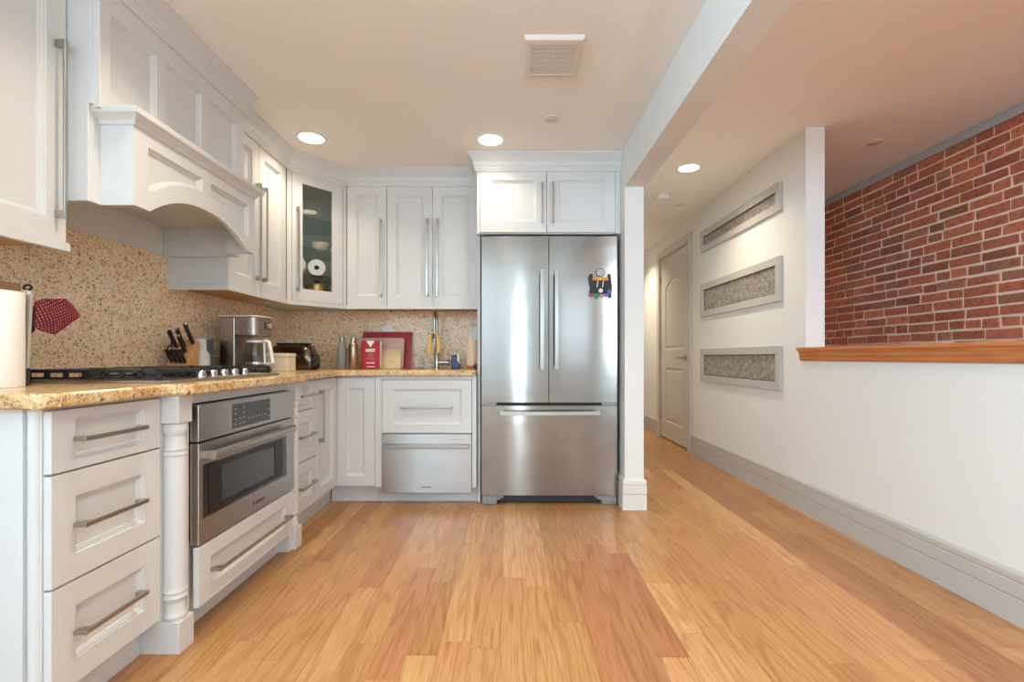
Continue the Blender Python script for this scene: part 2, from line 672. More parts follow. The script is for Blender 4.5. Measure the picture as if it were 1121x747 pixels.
    def build(self, name, m, parent=None, bevel=0.0, smooth=False, angle=35):
        me = bpy.data.meshes.new(name)
        me.from_pydata(self.v, [], self.f)
        mats = m if isinstance(m, (list, tuple)) else [m]
        for q in mats:
            me.materials.append(q)
        if len(mats) > 1:
            me.polygons.foreach_set('material_index', self.fm)
        bm = bmesh.new()
        bm.from_mesh(me)
        bm.verts.ensure_lookup_table()
        byi = {}
        for v, i in zip(list(bm.verts), self.isl):
            byi.setdefault(i, []).append(v)
        for vv in byi.values():
            bmesh.ops.remove_doubles(bm, verts=vv, dist=1e-6)
        bmesh.ops.recalc_face_normals(bm, faces=bm.faces)
        if smooth:
            for f in bm.faces:
                f.smooth = True
            for e in bm.edges:
                if len(e.link_faces) != 2 or e.calc_face_angle(0) > math.radians(angle):
                    e.smooth = False
        bm.to_mesh(me)
        bm.free()
        o = bpy.data.objects.new(name, me)
        COL.objects.link(o)
        if parent:
            o.parent = parent
        if bevel:
            b = o.modifiers.new('edge', 'BEVEL')
            b.width = bevel
            b.segments = 2
            b.limit_method = 'ANGLE'
            b.angle_limit = math.radians(40)
        return o


PROF = [(0.001, 0.005), (0.006, 0.0055), (0.007, 0.009), (0.014, 0.0115), (0.015, 0.0155)]


def rect(x0, x1, z0, z1):
    return [(x0, z0), (x1, z0), (x1, z1), (x0, z1)]


def inset(poly, d):
    n = len(poly)
    out = []
    for i in range(n):
        p0, p1, p2 = Vector(poly[i - 1]), Vector(poly[i]), Vector(poly[(i + 1) % n])
        e0, e1 = (p1 - p0).normalized(), (p2 - p1).normalized()
        n0, n1 = Vector((-e0.y, e0.x)), Vector((-e1.y, e1.x))
        b = n0 + n1
        b.normalize()
        s = 1.0 / max(0.35, b.dot(n0))
        q = p1 + b * d * s
        out.append((q.x, q.y))
    return out


def tag(o, label=None, cat=None, group=None, kind=None):
    if label:
        o['label'] = label
    if cat:
        o['category'] = cat
    if group:
        o['group'] = group
    if kind:
        o['kind'] = kind
    return o


def thing(name, label, cat, loc=(0, 0, 0), rz=0.0, group=None):
    o = bpy.data.objects.new(name, None)
    o.empty_display_size = 0.05
    COL.objects.link(o)
    o.location = loc
    o.rotation_euler = (0, 0, rz)
    return tag(o, label, cat, group)


def struct(name, mb, m, label=None, **kw):
    return tag(mb.build(name, m, **kw), label, None, None, 'structure')


def copy_tree(o, parent=None):
    c = o.copy()
    COL.objects.link(c)
    if parent:
        c.parent = parent
    for ch in [x for x in bpy.data.objects if x.parent == o]:
        copy_tree(ch, c)
    return c


def handle(parent, x0, x1, z0, z1, m=None, stand=0.034, wd=0.012):
    """bar pull on a front at y=0 (toward -y): horizontal when z0==z1, else vertical"""
    mb = MB()
    hw = wd / 2
    if abs(z1 - z0) < 1e-6:
        mb.box(x0, x1, -stand, -stand + 0.008, z0 - hw, z0 + hw)
        for a, s in ((x0, 1), (x1, -1)):
            mb.prism([(a, -stand + 0.004), (a + s * 0.030, -stand + 0.004), (a + s * 0.016, 0.0), (a, 0.0)], 'z', z0 - hw, z0 + hw)
    else:
        mb.box(x0 - hw, x0 + hw, -stand, -stand + 0.008, z0, z1)
        for a, s in ((z0, 1), (z1, -1)):
            mb.prism([(-stand + 0.004, a), (-stand + 0.004, a + s * 0.024), (0.0, a + s * 0.024), (0.0, a)], 'x', x0 - hw, x0 + hw)
    return mb.build('handle', m or M['bar'], parent, bevel=0.0015)


def front(parent, name, x0, x1, z0, z1, sx=0.065, sz=None, y=0.0, t=0.02):
    sz = sx if sz is None else sz
    mb = MB()
    mb.slab(rect(x0, x1, z0, z1), [rect(x0 + sx, x1 - sx, z0 + sz, z1 - sz)], t, y)
    return mb.build(name, M['cab'], parent, bevel=0.0008)


def text_mesh(txt, size, name, m, parent, mtx, extr=0.0004):
    cu = bpy.data.curves.new(name, 'FONT')
    cu.body = txt
    cu.size = size
    cu.extrude = extr
    cu.align_x = 'CENTER'
    cu.align_y = 'CENTER'
    tmp = bpy.data.objects.new(name, cu)
    COL.objects.link(tmp)
    dg = bpy.context.evaluated_depsgraph_get()
    me = bpy.data.meshes.new_from_object(tmp.evaluated_get(dg))
    bpy.data.objects.remove(tmp)
    me.transform(mtx)
    me.materials.clear()
    me.materials.append(m)
    o = bpy.data.objects.new(name, me)
    COL.objects.link(o)
    o.parent = parent
    return o


FACE = Matrix.Rotation(PI / 2, 4, 'X')     # text lying in xy -> standing in xz, read from -y


def face_at(x, y, z):
    return Matrix.Translation((x, y, z)) @ FACE


# ------------------------------------------------------------------ room shell
# floor: individual oak boards in one surface
fl = MB()
tints = []
bw = 0.104
x = -1.9
while x < 3.0:
    y = REAR - random.uniform(0, 1.2)
    tone0 = random.random()
    while y < 8.0:
        L = random.choice([0.45, 0.6, 0.8, 1.0, 1.2, 1.5]) * random.uniform(0.85, 1.15)
        g = 0.0009
        fl.add([(x + g, max(y, REAR - .2) + g, 0), (x + bw - g, max(y, REAR - .2) + g, 0), (x + bw - g, min(y + L, 8) - g, 0), (x + g, min(y + L, 8) - g, 0)], [(0, 1, 2, 3)])
        tints.append((min(1, max(0, random.gauss(0.5, 0.27))), random.random(), random.random(), 1))
        y += L
    x += bw
nplank = len(tints)
fl.box(-1.9, 3.05, REAR - .2, 8.0, -0.06, -0.0012)
flo = struct('floor', fl, M['floor'], 'honey oak strip floor running into the hall')
ca = flo.data.color_attributes.new('plank', 'FLOAT_COLOR', 'CORNER')
for p in flo.data.polygons:
    c = tints[p.index] if p.index < nplank else (0.05, 0.5, 0.2, 1)
    for li in p.loop_indices:
        ca.data[li].color = c

c = MB()
c.box(-1.95, 0.81, REAR - .2, 4.0, CEIL, CEIL + 0.2)
c.box(0.81, 3.1, REAR - .2, 8.0, HCEIL, HCEIL + 0.1)
struct('ceiling', c, M['ceil'], 'flat white ceiling')

wl = MB()
wl.box(WL - 0.12, WL, ADDED_LWIN[1], WB + 0.12, 0, CEIL)
wl.box(WL - 0.12, WL, REAR - .2, ADDED_LWIN[0], 0, CEIL)
wl.box(WL - 0.12, WL, ADDED_LWIN[0], ADDED_LWIN[1], 0, ADDED_LWIN[2])
wl.box(WL - 0.12, WL, ADDED_LWIN[0], ADDED_LWIN[1], ADDED_LWIN[3], CEIL)
struct('wall_left', wl, M['wall'])
wb = MB()
wb.box(WL, 0.752, WB, WB + 0.12, 0, CEIL)
struct('wall_back', wb, M['wall'])
wh = MB()
wh.box(0.752, 0.875, 3.11, 8.0, 0, HCEIL)
struct('wall_hall', wh, M['wall'], 'end of the white wall between fridge and hall')
bm_ = MB()
bm_.box(0.752, 0.882, REAR, 3.11, 2.094, HCEIL)
struct('beam', bm_, M['wall'], 'white dropped beam between kitchen and hall ceiling')

# right wall: full height panel wall, door opening, low wall with the ledge
XR = 1.885
wr = MB()
DY0, DY1, DZ = 5.02, 5.96, 2.20
wr.box(XR, XR + 0.12, REAR, 3.044, 0, 0.975)
wr.box(XR, XR + 0.12, 3.044, DY0, 0, HCEIL)
wr.box(XR, XR + 0.12, DY0, DY1, DZ, HCEIL)
wr.box(XR, XR + 0.12, DY1, 8.0, 0, HCEIL)
struct('wall_right', wr, M['wall'], 'white wall with a low section in front of the brick')
we = MB()
we.box(0.875, XR, 8.0, 8.1, 0, HCEIL)
we.box(XR + .12, 3.1, 8.0, 8.1, 0, HCEIL)
struct('wall_end', we, M['wall'])

# brick wall beyond the low wall
XB = 2.95
bk = MB()
bt = []
pitch = 0.0685
z = 0.0
row = 0
BRICKS = [(188, 108, 80), (196, 114, 82), (180, 102, 76), (200, 120, 86), (174, 100, 76), (188, 110, 82), (164, 102, 78), (196, 116, 88), (172, 114, 90)]
while z < HCEIL - 0.01:
    y = -2.6 - random.uniform(0, .2)
    header_row = (row % 5 == 2)
    while y < 7.9:
        if header_row:
            L = random.choice([0.1, 0.1, 0.105, 0.2])
        else:
            L = random.choice([0.205, 0.21, 0.2, 0.2, 0.1])
        h = pitch - random.uniform(0.012, 0.016)
        j = lambda s=0.0032: random.uniform(-s, s)
        dx = random.uniform(0.004, 0.009)
        y0, y1 = y, y + L
        z0, z1 = z + 0.007 + j(.002), z + 0.007 + h + j(.002)
        back = [(XB, y0 + j(), z0 + j()), (XB, y1 + j(), z0 + j()), (XB, y1 + j(), z1 + j()), (XB, y0 + j(), z1 + j())]
        cy_, cz_ = (y0 + y1) / 2, (z0 + z1) / 2
        fr_ = [(XB - dx + j(.001), cy_ + (q[1] - cy_) * (1 - 0.004 / L), cz_ + (q[2] - cz_) * 0.94) for q in back]
        bk.add(back + fr_, [(7, 6, 5, 4), (0, 1, 5, 4), (1, 2, 6, 5), (2, 3, 7, 6), (3, 0, 4, 7)])
        col = random.choice(BRICKS)
        k = random.uniform(0.90, 1.05)
        bt.append([max(0, min(255, q * k)) for q in col])
        y = y1 + random.uniform(0.011, 0.016)
    z += pitch
    row += 1
nb = len(bt)
bk.cur = 1
bk.box(XB, XB + 0.1, REAR, 8.0, 0, HCEIL)
bko = struct('wall_brick', bk, [M['brick'], M['mortar']], 'exposed red brick wall beyond the low wall')
ca = bko.data.color_attributes.new('tint', 'FLOAT_COLOR', 'CORNER')
for p in bko.data.polygons:
    k = p.index // 5
    cc = lin(bt[k]) if k < nb else (0.5, 0.4, 0.3, 1)
    for li in p.loop_indices:
        ca.data[li].color = cc
tr = MB()
tr.sweep([(XB, 8.0), (XB, REAR)], [(0, HCEIL - 0.062), (0.016, HCEIL - 0.062), (0.016, HCEIL - 0.005), (0, HCEIL - 0.005)])
struct('trim_1', tr, mat('cool_grey_trim', (176, 180, 182), 0.5), 'thin grey strip along the top of the brick')

# rear wall behind the camera, with the added windows
rw = MB()
xs = sorted([WL - 0.12, 3.1] + [q for wv in ADDED_WINS for q in wv[:2]])
for a, b in zip(xs[:-1], xs[1:]):
    hit = [wv for wv in ADDED_WINS if abs(wv[0] - a) < 1e-6 and abs(wv[1] - b) < 1e-6]
    if hit:
        rw.box(a, b, REAR - 0.15, REAR, 0, hit[0][2])
        rw.box(a, b, REAR - 0.15, REAR, hit[0][3], HCEIL)
    else:
        rw.box(a, b, REAR - 0.15, REAR, 0, HCEIL)
struct('wall_front', rw, M['wall'])
for i, (a, b, c0, c1) in enumerate(ADDED_WINS):
    f = MB()
    e = 0.03
    f.box(a, a + e, REAR - .06, REAR + .01, c0, c1)
    f.box(b - e, b, REAR - .06, REAR + .01, c0, c1)
    f.box(a + e, b - e, REAR - .06, REAR + .01, c0, c0 + e)
    f.box(a + e, b - e, REAR - .06, REAR + .01, c1 - e, c1)
    if b - a > 0.4:
        f.box(a + e, b - e, REAR - .05, REAR - .01, (c0 + c1) / 2 - .02, (c0 + c1) / 2 + .02)
    struct('window_%d' % (i + 1), f, M['cab'])  # frame of an added, unseen rear window

f = MB()
for a, b in ((ADDED_LWIN[0], ADDED_LWIN[0] + .04), ((ADDED_LWIN[0] + ADDED_LWIN[1]) / 2 - .03, (ADDED_LWIN[0] + ADDED_LWIN[1]) / 2 + .03), (ADDED_LWIN[1] - .04, ADDED_LWIN[1])):
    f.box(WL - 0.08, WL + 0.01, a, b, ADDED_LWIN[2] + .04, ADDED_LWIN[3] - .04)
f.box(WL - 0.08, WL + 0.01, ADDED_LWIN[0], ADDED_LWIN[1], ADDED_LWIN[2], ADDED_LWIN[2] + .04)
f.box(WL - 0.08, WL + 0.01, ADDED_LWIN[0], ADDED_LWIN[1], ADDED_LWIN[3] - .04, ADDED_LWIN[3])
struct('window_5', f, M['cab'])  # frame of the added left window, unseen

# baseboards
BPROF = [(0, 0), (0.016, 0), (0.016, 0.098), (0.0125, 0.1), (0.0125, 0.103), (0.016, 0.105), (0.016, 0.158),
         (0.0125, 0.16), (0.0125, 0.163), (0.014, 0.165), (0.014, 0.186), (0.006, 0.199), (0, 0.2)]


def baseboard(name, path, m, label):
    b = MB()
    b.sweep(path, BPROF)
    # colour the two narrow grooves like bare wood
    k = len(BPROF)
    segs = len(path) - 1
    b.fm = []
    for i in range(segs):
        for j in range(k):
            b.fm.append(1 if j in (3, 7) else 0)
    b.fm += [0, 0]
    return struct(name, b, [m, M['groove']], label)


baseboard('baseboard_right', [(XR, DY0 - 0.085), (XR, REAR)], M['grey'], 'tall grey baseboard along the white wall')
baseboard('baseboard_hall', [(XR, 8.0), (XR, DY1 + 0.085)], M['grey'], 'grey baseboard past the hall door')
baseboard('baseboard_column', [(0.752, 3.5), (0.752, 3.11), (0.875, 3.11), (0.875, 8.0)], M['plinth'], 'pale baseboard around the wall end beside the fridge')

# wood ledge on the low wall
lg = MB()
lp = [(0.0, 0.975), (0.012, 0.967), (0.016, 0.975), (0.014, 0.985), (0.020, 1.000), (0.022, 1.015), (0.030, 1.028)]
lg.box(XR - 0.036, XR + 0.15, REAR, 3.044, 1.03, 1.05)
lg.box(XR - 0.036, XR, 3.044, 3.09, 1.03, 1.05)
lg.sweep([(XR, 3.085), (XR, REAR)], [(0, 0.966), (0.012, 0.966), (0.016, 0.975), (0.016, 0.988), (0.022, 1.000), (0.022, 1.012), (0.030, 1.03), (0, 1.03)])
lg.box(XR, XR + 0.12, REAR, 3.04, 0.976, 1.03)
struct('trim_2', lg, M['oak'], 'oak ledge capping the low wall in front of the brick', bevel=0.003)

# hall door
d = bpy.data.objects.new('door_1', None)
COL.objects.link(d)
d.location = (XR, DY0, 0)
d.rotation_euler = (0, 0, -PI / 2)      # local x -> -Y, local -y -> -X (faces the hall)
tag(d, 'grey two-panel arched door in the hall wall', None, None, 'structure')
W = DY1 - DY0
cs = MB()
cw = 0.085
for q in (rect(-0.0, cw, 0, DZ + cw), rect(-W - cw, -W, 0, DZ + cw), rect(-W, 0, DZ, DZ + cw)):
    pass
cs.box(0.0, cw, -0.02, 0.0, 0, DZ + cw)
cs.box(-W - cw, -W, -0.02, 0.0, 0, DZ + cw)
cs.box(-W, 0, -0.02, 0.0, DZ, DZ + cw)
cs.box(-0.015, -0.0, 0.0, 0.1, 0, DZ)
cs.box(-W, -W + 0.015, 0.0, 0.1, 0, DZ)
cs.box(-W, 0, 0.0, 0.1, DZ - 0.015, DZ)
cs.build('casing', M['greydoor'], d, bevel=0.004)
lf = MB()
x0, x1 = -W + 0.02, -0.02


def arch_panel(a, b, z0, z1, rise, n=12):
    pts = [(a, z0), (b, z0)]
    for i in range(n + 1):
        u = i / n
        xx = b + (a - b) * u
        pts.append((xx, z1 + rise * math.sin(PI * u) ** 0.8 if 0 < u < 1 else z1))
    return pts


DP = [(0.006, 0.008), (0.014, 0.011), (0.022, 0.010), (0.045, 0.003), (0.05, 0.003)]
lf.slab(rect(x0, x1, 0.015, DZ - 0.02), [rect(x0 + 0.15, x1 - 0.15, 0.22, 0.86), arch_panel(x0 + 0.15, x1 - 0.15, 1.08, 1.80, 0.11)], 0.04, 0.006, DP)
leaf = lf.build('door_leaf', M['greydoor'], d, bevel=0.002)
hd = MB()
hx = x1 - 0.07
hd.box(hx - 0.027, hx + 0.027, -0.004, 0.006, 0.95, 1.01)
hd.tube([(hx, 0.0, 0.98), (hx, -0.045, 0.98)], 0.010)
hd.box(hx - 0.12, hx + 0.012, -0.055, -0.04, 0.97, 0.99)
hd.build('door_handle', M['bar'], leaf, bevel=0.002)
for hz in (0.28, 1.12, 1.93):
    hh = MB()
    hh.lathe([(0.008, -0.045), (0.008, 0.045)], (-W + 0.016, -0.004, hz), 10)
    hh.build('hinge', M['bar'], leaf)

# three framed niches on the right wall
NPROF = [(0.0, 0.0)]
for nm, z0, z1, lab in (('wall_frame', 2.0, 2.203, 'narrow grey framed silver panel, topmost of three on the wall'),
                        ('wall_frame', 1.376, 1.69, 'grey framed silver panel in the middle of the three'),
                        ('wall_frame', 0.758, 1.067, 'grey framed silver panel nearest the floor, below the other two')):
    o = thing(nm, lab, 'wall panel', (XR, 3.985, 0), -PI / 2, 'framed silver panels on the hall wall')
    hw = 0.685
    fw = 0.058
    mb = MB()
    mb.slab(rect(-hw, hw, z0, z1), [rect(-hw + fw, hw - fw, z0 + fw, z1 - fw)], 0.022, -0.022, open_holes=True)
    mb.build('frame', M['grey'], o, bevel=0.002)
    pn = MB()
    pn.box(-hw + fw, hw - fw, -0.005, -0.001, z0 + fw, z1 - fw)
    pn.build('panel', M['silver'], o)
    sl = MB()
    q = 0.006
    sl.slab(rect(-hw + fw, hw - fw, z0 + fw, z1 - fw), [rect(-hw + fw + q, hw - fw - q, z0 + fw + q, z1 - fw - q)], 0.002, -0.0075, open_holes=True)
    sl.build('inner_edge', M['dark'], o)

# ------------------------------------------------------------------ base cabinets, left run
R90 = PI / 2
XF = -1.155


def carcass(o, w_, depth, z0, z1, toe=0.07, past=0.0):
    mb = MB()
    mb.box(0, w_, 0.0205, depth, z0, z1)
    mb.build('carcass', M['cab'], o, bevel=0.0015)
    if toe is not None:
        tk = MB()
        tk.box(0, w_ + past, toe, toe + 0.02, 0, z0)
        tk.build('toe_kick', M['cab'], o)


CT = 0.861     # underside of counter
o = thing('drawer_cabinet', 'white three-drawer base cabinet at the near end of the counter', 'cabinet', (XF, 1.205, 0), R90)
carcass(o, 0.387, -WL + XF - 0.002, 0.118, CT)
for z0, z1, sz in ((0.692, 0.852, 0.026), (0.400, 0.686, 0.066), (0.120, 0.394, 0.066)):
    dr = front(o, 'drawer', 0.006, 0.384, z0, z1, 0.068, sz)
    handle(dr, 0.066, 0.292, (z0 + z1) / 2, (z0 + z1) / 2)
ep = MB()
ep.box(-0.012, 0.0, 0.055, -WL + XF - 0.002, 0, CT)
ep.lathe([(0.017, 0.0), (0.017, CT)], (0.006, 0.038, 0), 20)
ep.build('end_panel', M['cab'], o, bevel=0.001, smooth=True)

# oven cabinet with turned posts
OX, OY = -1.115, 1.594
o = thing('oven_cabinet', 'white base cabinet with two turned posts holding the oven', 'cabinet', (OX, OY, 0), R90)
OW = 2.533 - OY
mb = MB()
dep = -WL + OX - 0.002
mb.box(0, 0.068, 0.042, dep, 0.0, CT)
mb.box(0.068, 0.078, 0.0, dep, 0.11, CT)
mb.box(OW - 0.104, OW - 0.068, 0.0, dep, 0.0, CT)
mb.box(OW - 0.068, OW, 0.042, dep, 0.0, CT)
mb.box(0.078, OW - 0.104, 0.0, dep, 0.825, CT)
mb.box(0.078, OW - 0.104, 0.02, dep, 0.11, 0.322)
mb.build('carcass', M['cab'], o, bevel=0.0015)
tk = MB()
tk.box(0.07, OW - 0.06, 0.055, 0.075, 0, 0.11)
tk.build('toe_kick', M['cab'], o)
PPROF = [(0.0, 0.105), (0.030, 0.105), (0.033, 0.120), (0.028, 0.135), (0.027, 0.165), (0.031, 0.172), (0.034, 0.182), (0.031, 0.192), (0.034, 0.202),
         (0.031, 0.214), (0.032, 0.235), (0.032, 0.640), (0.031, 0.655), (0.034, 0.662), (0.031, 0.672), (0.034, 0.680), (0.030, 0.690), (0.028, 0.725),
         (0.033, 0.735), (0.034, 0.748), (0.030, 0.765), (0.0, 0.767)]
for px in (0.034, OW - 0.035):
    p = MB()
    p.box(px - 0.034, px + 0.040, -0.020, 0.042, 0.0, 0.105)
    p.box(px - 0.034, px + 0.034, -0.018, 0.042, 0.767, CT)
    p.lathe([(r_ * 1.09, h_) for r_, h_ in PPROF], (px, 0.017, 0), 28)
    p.build('post', M['cab'], o, bevel=0.0015, smooth=True, angle=25)
dr = front(o, 'drawer', 0.081, 0.806, 0.112, 0.322, 0.068, 0.055, y=-0.032)
h = MB()
hz = 0.217
for a, s in ((0.147, 1), (0.737, -1)):
    h.prism([(a, -0.066), (a + s * 0.034, -0.066), (a + s * 0.018, -0.032), (a, -0.032)], 'z', hz - 0.006, hz + 0.006)
h.box(0.147, 0.737, -0.070, -0.061, hz - 0.006, hz + 0.006)
h.build('handle', M['bar'], dr, bevel=0.0015)

# oven
o = thing('oven', 'stainless steel built-in oven under the counter beside the cooktop', 'oven', (-1.083, 1.675, 0), R90)
W = 0.745
mb = MB()
mb.box(0.02, W - 0.02, 0.034, 0.5, 0.34, 0.81)
mb.build('oven_body', M['seal'], o)
cp = MB()
cp.box(0, W, 0.0, 0.032, 0.692, 0.821)
cpo = cp.build('control_panel', M['steelh'], o, bevel=0.002)
ds = MB()
ds.box(0.205, 0.497, -0.002, 0.0, 0.708, 0.803)
mk = ds
mk.cur = 1
random.seed(3)
for r_ in range(4):
    for c_ in range(3):
        if random.random() < 0.8:
            mk.box(0.218 + c_ * 0.03, 0.218 + c_ * 0.03 + 0.010, -0.0028, -0.002, 0.722 + r_ * 0.02, 0.725 + r_ * 0.02)
for c_ in range(6):
    mk.box(0.32 + c_ * 0.026, 0.32 + c_ * 0.026 + 0.006, -0.0028, -0.002, 0.735, 0.739)
for c_ in range(2):
    mk.box(0.478, 0.486, -0.0028, -0.002, 0.725 + c_ * .03, 0.729 + c_ * 0.03)
mk.build('display', [M['disp'], M['mark']], cpo)
for r_ in range(3):
    for xx in (0.186, 0.502):
        bt_ = MB()
        bt_.box(xx, xx + 0.016, -0.0012, 0.0, 0.712 + r_ * 0.031, 0.738 + r_ * 0.031)
        bt_.build('button', M['steelh'], cpo)
dm = MB()
dm.slab(rect(0, W, 0.3285, 0.686), [rect(0.024, 0.668, 0.415, 0.607)], 0.032, 0.0, open_holes=True)
dro = dm.build('door', M['steelh'], o, bevel=0.002)
wn = MB()
wn.box(0.024, 0.668, 0.004, 0.02, 0.415, 0.607)
wn.build('window', M['ovenglass'], dro)
ir = MB()
ir.slab(rect(0.06, 0.63, 0.425, 0.598), [rect(0.14, 0.55, 0.445, 0.58)], 0.0012, 0.0022, open_holes=True)  # black frame shape imitates a reflection in the oven glass
ir.build('inner_frame', mat('inner_frame_black', (22, 20, 19), 0.3), dro)
hb = MB()
for a in (0.022, 0.637):
    hb.box(a, a + 0.03, -0.030, 0.0, 0.630, 0.656)
prof = []
for i in range(16):
    a = 2 * PI * i / 16
    prof.append((-0.036 + 0.012 * math.cos(a), 0.643 + 0.017 * math.sin(a)))
hb.prism(prof, 'x', 0.020, 0.668)
hb.build('handle', M['steelh'], dro, bevel=0.001, smooth=True)
text_mesh('BOSCH', 0.021, 'brand_lettering', M['black'], dro, face_at(0.415, -0.0006, 0.366))
lgm = MB()
lgm.lathe([(0.0075, 0), (0.0075, 0.0008), (0.0058, 0.0008), (0.0058, 0), (0.0075, 0)], (0.362, -0.0010, 0.366), 20, 'y')
lgm.box(0.3595, 0.3645, -0.0010, -0.0002, 0.3648, 0.3672)
lgm.build('brand_emblem', M['black'], dro)

# slim drawer cabinet
o = thing('drawer_cabinet', 'slim white three-drawer base cabinet past the oven', 'cabinet', (XF, 2.556, 0), R90)
carcass(o, 0.329, -WL + XF - 0.002, 0.125, CT)
for z0, z1, sz in ((0.692, 0.852, 0.026), (0.404, 0.686, 0.066), (0.126, 0.398, 0.066)):
    dr = front(o, 'drawer', 0.008, 0.324, z0, z1, 0.062, sz)
    handle(dr, 0.060, 0.270, (z0 + z1) / 2, (z0 + z1) / 2)
# narrow door cabinet
o = thing('base_cabinet', 'narrow white base cabinet with a long vertical pull by the corner', 'cabinet', (XF, 2.887, 0), R90)
carcass(o, 0.333, -WL + XF - 0.002, 0.125, CT, past=0.075)
dd = front(o, 'door', 0.004, 0.327, 0.128, 0.852, 0.062, 0.066)
handle(dd, 0.034, 0.034, 0.470, 0.788)

# ------------------------------------------------------------------ base cabinets, back run
YF = 3.225
o = thing('base_cabinet', 'white corner base cabinet with a plain panel door', 'cabinet', (-1.172, YF, 0), 0)
mb = MB()
mb.box(0.02, 0.27, 0.0205, WB - YF - 0.002, 0.112, CT)
mb.build('carcass', M['cab'], o)
tk = MB()
tk.box(-0.048, 0.27, 0.075, 0.095, 0, 0.121)
tk.build('toe_kick', M['cab'], o)
front(o, 'door', 0.012, 0.270, 0.122, 0.851, 0.068, 0.068)

o = thing('sink_cabinet', 'white sink base cabinet with a wide drawer front above the steel drawer', 'cabinet', (-0.900, YF, 0), 0)
mb = MB()
WS = 0.682
mb.box(0.0, 0.046, 0.0, 0.59, 0.112, CT)
mb.box(0.653, WS, 0.0, 0.59, 0.112, CT)
mb.box(0.046, 0.653, 0.0, 0.59, 0.838, CT)
mb.box(0.046, 0.653, 0.1, 0.59, 0.48, 0.838)
mb.build('carcass', M['cab'], o, bevel=0.0015)
tk = MB()
tk.box(0, WS, 0.075, 0.095, 0, 0.112)
tk.build('toe_kick', M['cab'], o)
dr = front(o, 'drawer', 0.049, 0.650, 0.478, 0.835, 0.064, 0.06, y=-0.004)
h = MB()
for a, s in ((0.180, 1), (0.517, -1)):
    h.box(a - 0.004 if s > 0 else a - 0.014, a + 0.014 if s > 0 else a + 0.004, -0.034, -0.004, 0.647, 0.659)
h.box(0.176, 0.521, -0.040, -0.030, 0.646, 0.660)
h.build('handle', M['bar'], dr, bevel=0.002)

o = thing('dishwasher_drawer', 'low stainless steel drawer appliance under the white sink front', 'appliance', (-0.851, YF - 0.012, 0), 0)
mb = MB()
mb.box(0.006, 0.596, 0.032, 0.55, 0.113, 0.462)
mb.build('tub', M['seal'], o)
mb = MB()
mb.box(0, 0.602, 0, 0.03, 0.078, 0.402)
dfo = mb.build('front_panel', M['steelh'], o, bevel=0.002)
mb = MB()
mb.box(0, 0.602, 0, 0.03, 0.404, 0.472)
cpo = mb.build('control_panel', M['steelh'], o, bevel=0.002)
h = MB()
h.box(0.008, 0.588, -0.028, -0.012, 0.380, 0.399)
h.box(0.012, 0.03, -0.014, 0.0, 0.382, 0.397)
h.box(0.566, 0.584, -0.014, 0.0, 0.382, 0.397)
h.build('handle', M['bar'], dfo, bevel=0.003)
for k in range(4):
    b_ = MB()
    b_.box(0.488 + k * 0.014, 0.496 + k * 0.014, -0.001, 0, 0.436, 0.440)
    b_.build('button', M['dark'], cpo)
lm = MB()
lm.box(0.268, 0.334, -0.0008, 0, 0.116, 0.121)
lm.build('name_strip', M['dark'], dfo)

# ------------------------------------------------------------------ countertop (one L-shaped slab with a bump-out)
XC, XCB, YC = -1.118, -1.058, 3.19
out = [(WL + 0.001, 1.155), (XC - 0.05, 1.155), (XC - 0.015, 1.165), (XC, 1.20), (XC, 1.545), (XC + 0.012, 1.575), (XCB - 0.012, 1.585), (XCB, 1.61),
       (XCB, 2.535), (XCB - 0.012, 2.56), (XC + 0.012, 2.572), (XC, 2.60), (XC, YC - 0.03), (XC + 0.01, YC - 0.01), (XC + 0.03, YC), (-0.219, YC), (-0.219, WB - 0.001), (WL + 0.001, WB - 0.001)]
ct = MB()
ct.prism(out, 'z', CT + 0.001, 0.900)
cto = ct.build('countertop', M['counter'], None, bevel=0.010)
cto.modifiers['edge'].segments = 3
tag(cto, 'speckled golden granite countertop turning the corner of the kitchen', 'countertop')
bs = MB()
bs.box(WL + 0.001, WL + 0.018, 1.05, 1.592, 0.901, 1.357)
bs.box(WL + 0.001, WL + 0.018, 1.592, 2.5, 0.901, 1.51)
bs.box(WL + 0.001, WL + 0.018, 2.5, WB - 0.019, 0.901, 1.357)
tag(bs.build('backsplash', M['splash']), 'tan speckled granite backsplash on the wall behind the cooktop', 'backsplash')
bs = MB()
bs.box(WL + 0.019, -0.219, WB - 0.018, WB - 0.001, 0.901, 1.357)
tag(bs.build('backsplash', M['splash']), 'tan speckled granite backsplash behind the faucet', 'backsplash')

# ------------------------------------------------------------------ wall cabinets
XU, YU = -1.465, 3.50
UB, UT = 1.369, 2.238


def rail(o, x0, x1, y0=-0.006, left=None):
    mb = MB()
    mb.box(x0, x1, y0, y0 + 0.022, UB - 0.030, UB - 0.004)
    mb.box(x0, x1, y0 + 0.004, y0 + 0.022, UB - 0.004, UB)
    mb.build('light_rail', M['cab'], o, bevel=0.003)


def wall_cab(o, w_, depth, z1=CEIL - 0.001):
    mb = MB()
    mb.box(0, w_, 0.0205, depth, UB - 0.004, z1)
    mb.build('carcass', M['cab'], o, bevel=0.0015)
    bp = MB()
    bp.box(0.018, w_ - 0.001, 0.0205, depth, UB - 0.010, UB - 0.0045)
    bp.build('bottom_panel', M['maple'], o)


UD = -WL + XU - 0.002
o = thing('wall_cabinet', 'white wall cabinet at the near end, cut off by the frame', 'cabinet', (XU, 1.10, 0), R90)
wall_cab(o, 0.490, UD)
dd = front(o, 'door', 0.004, 0.487, UB, UT, 0.068, 0.068)
handle(dd, 0.452, 0.452, 1.440, 2.017)
rail(o, 0, 0.497)

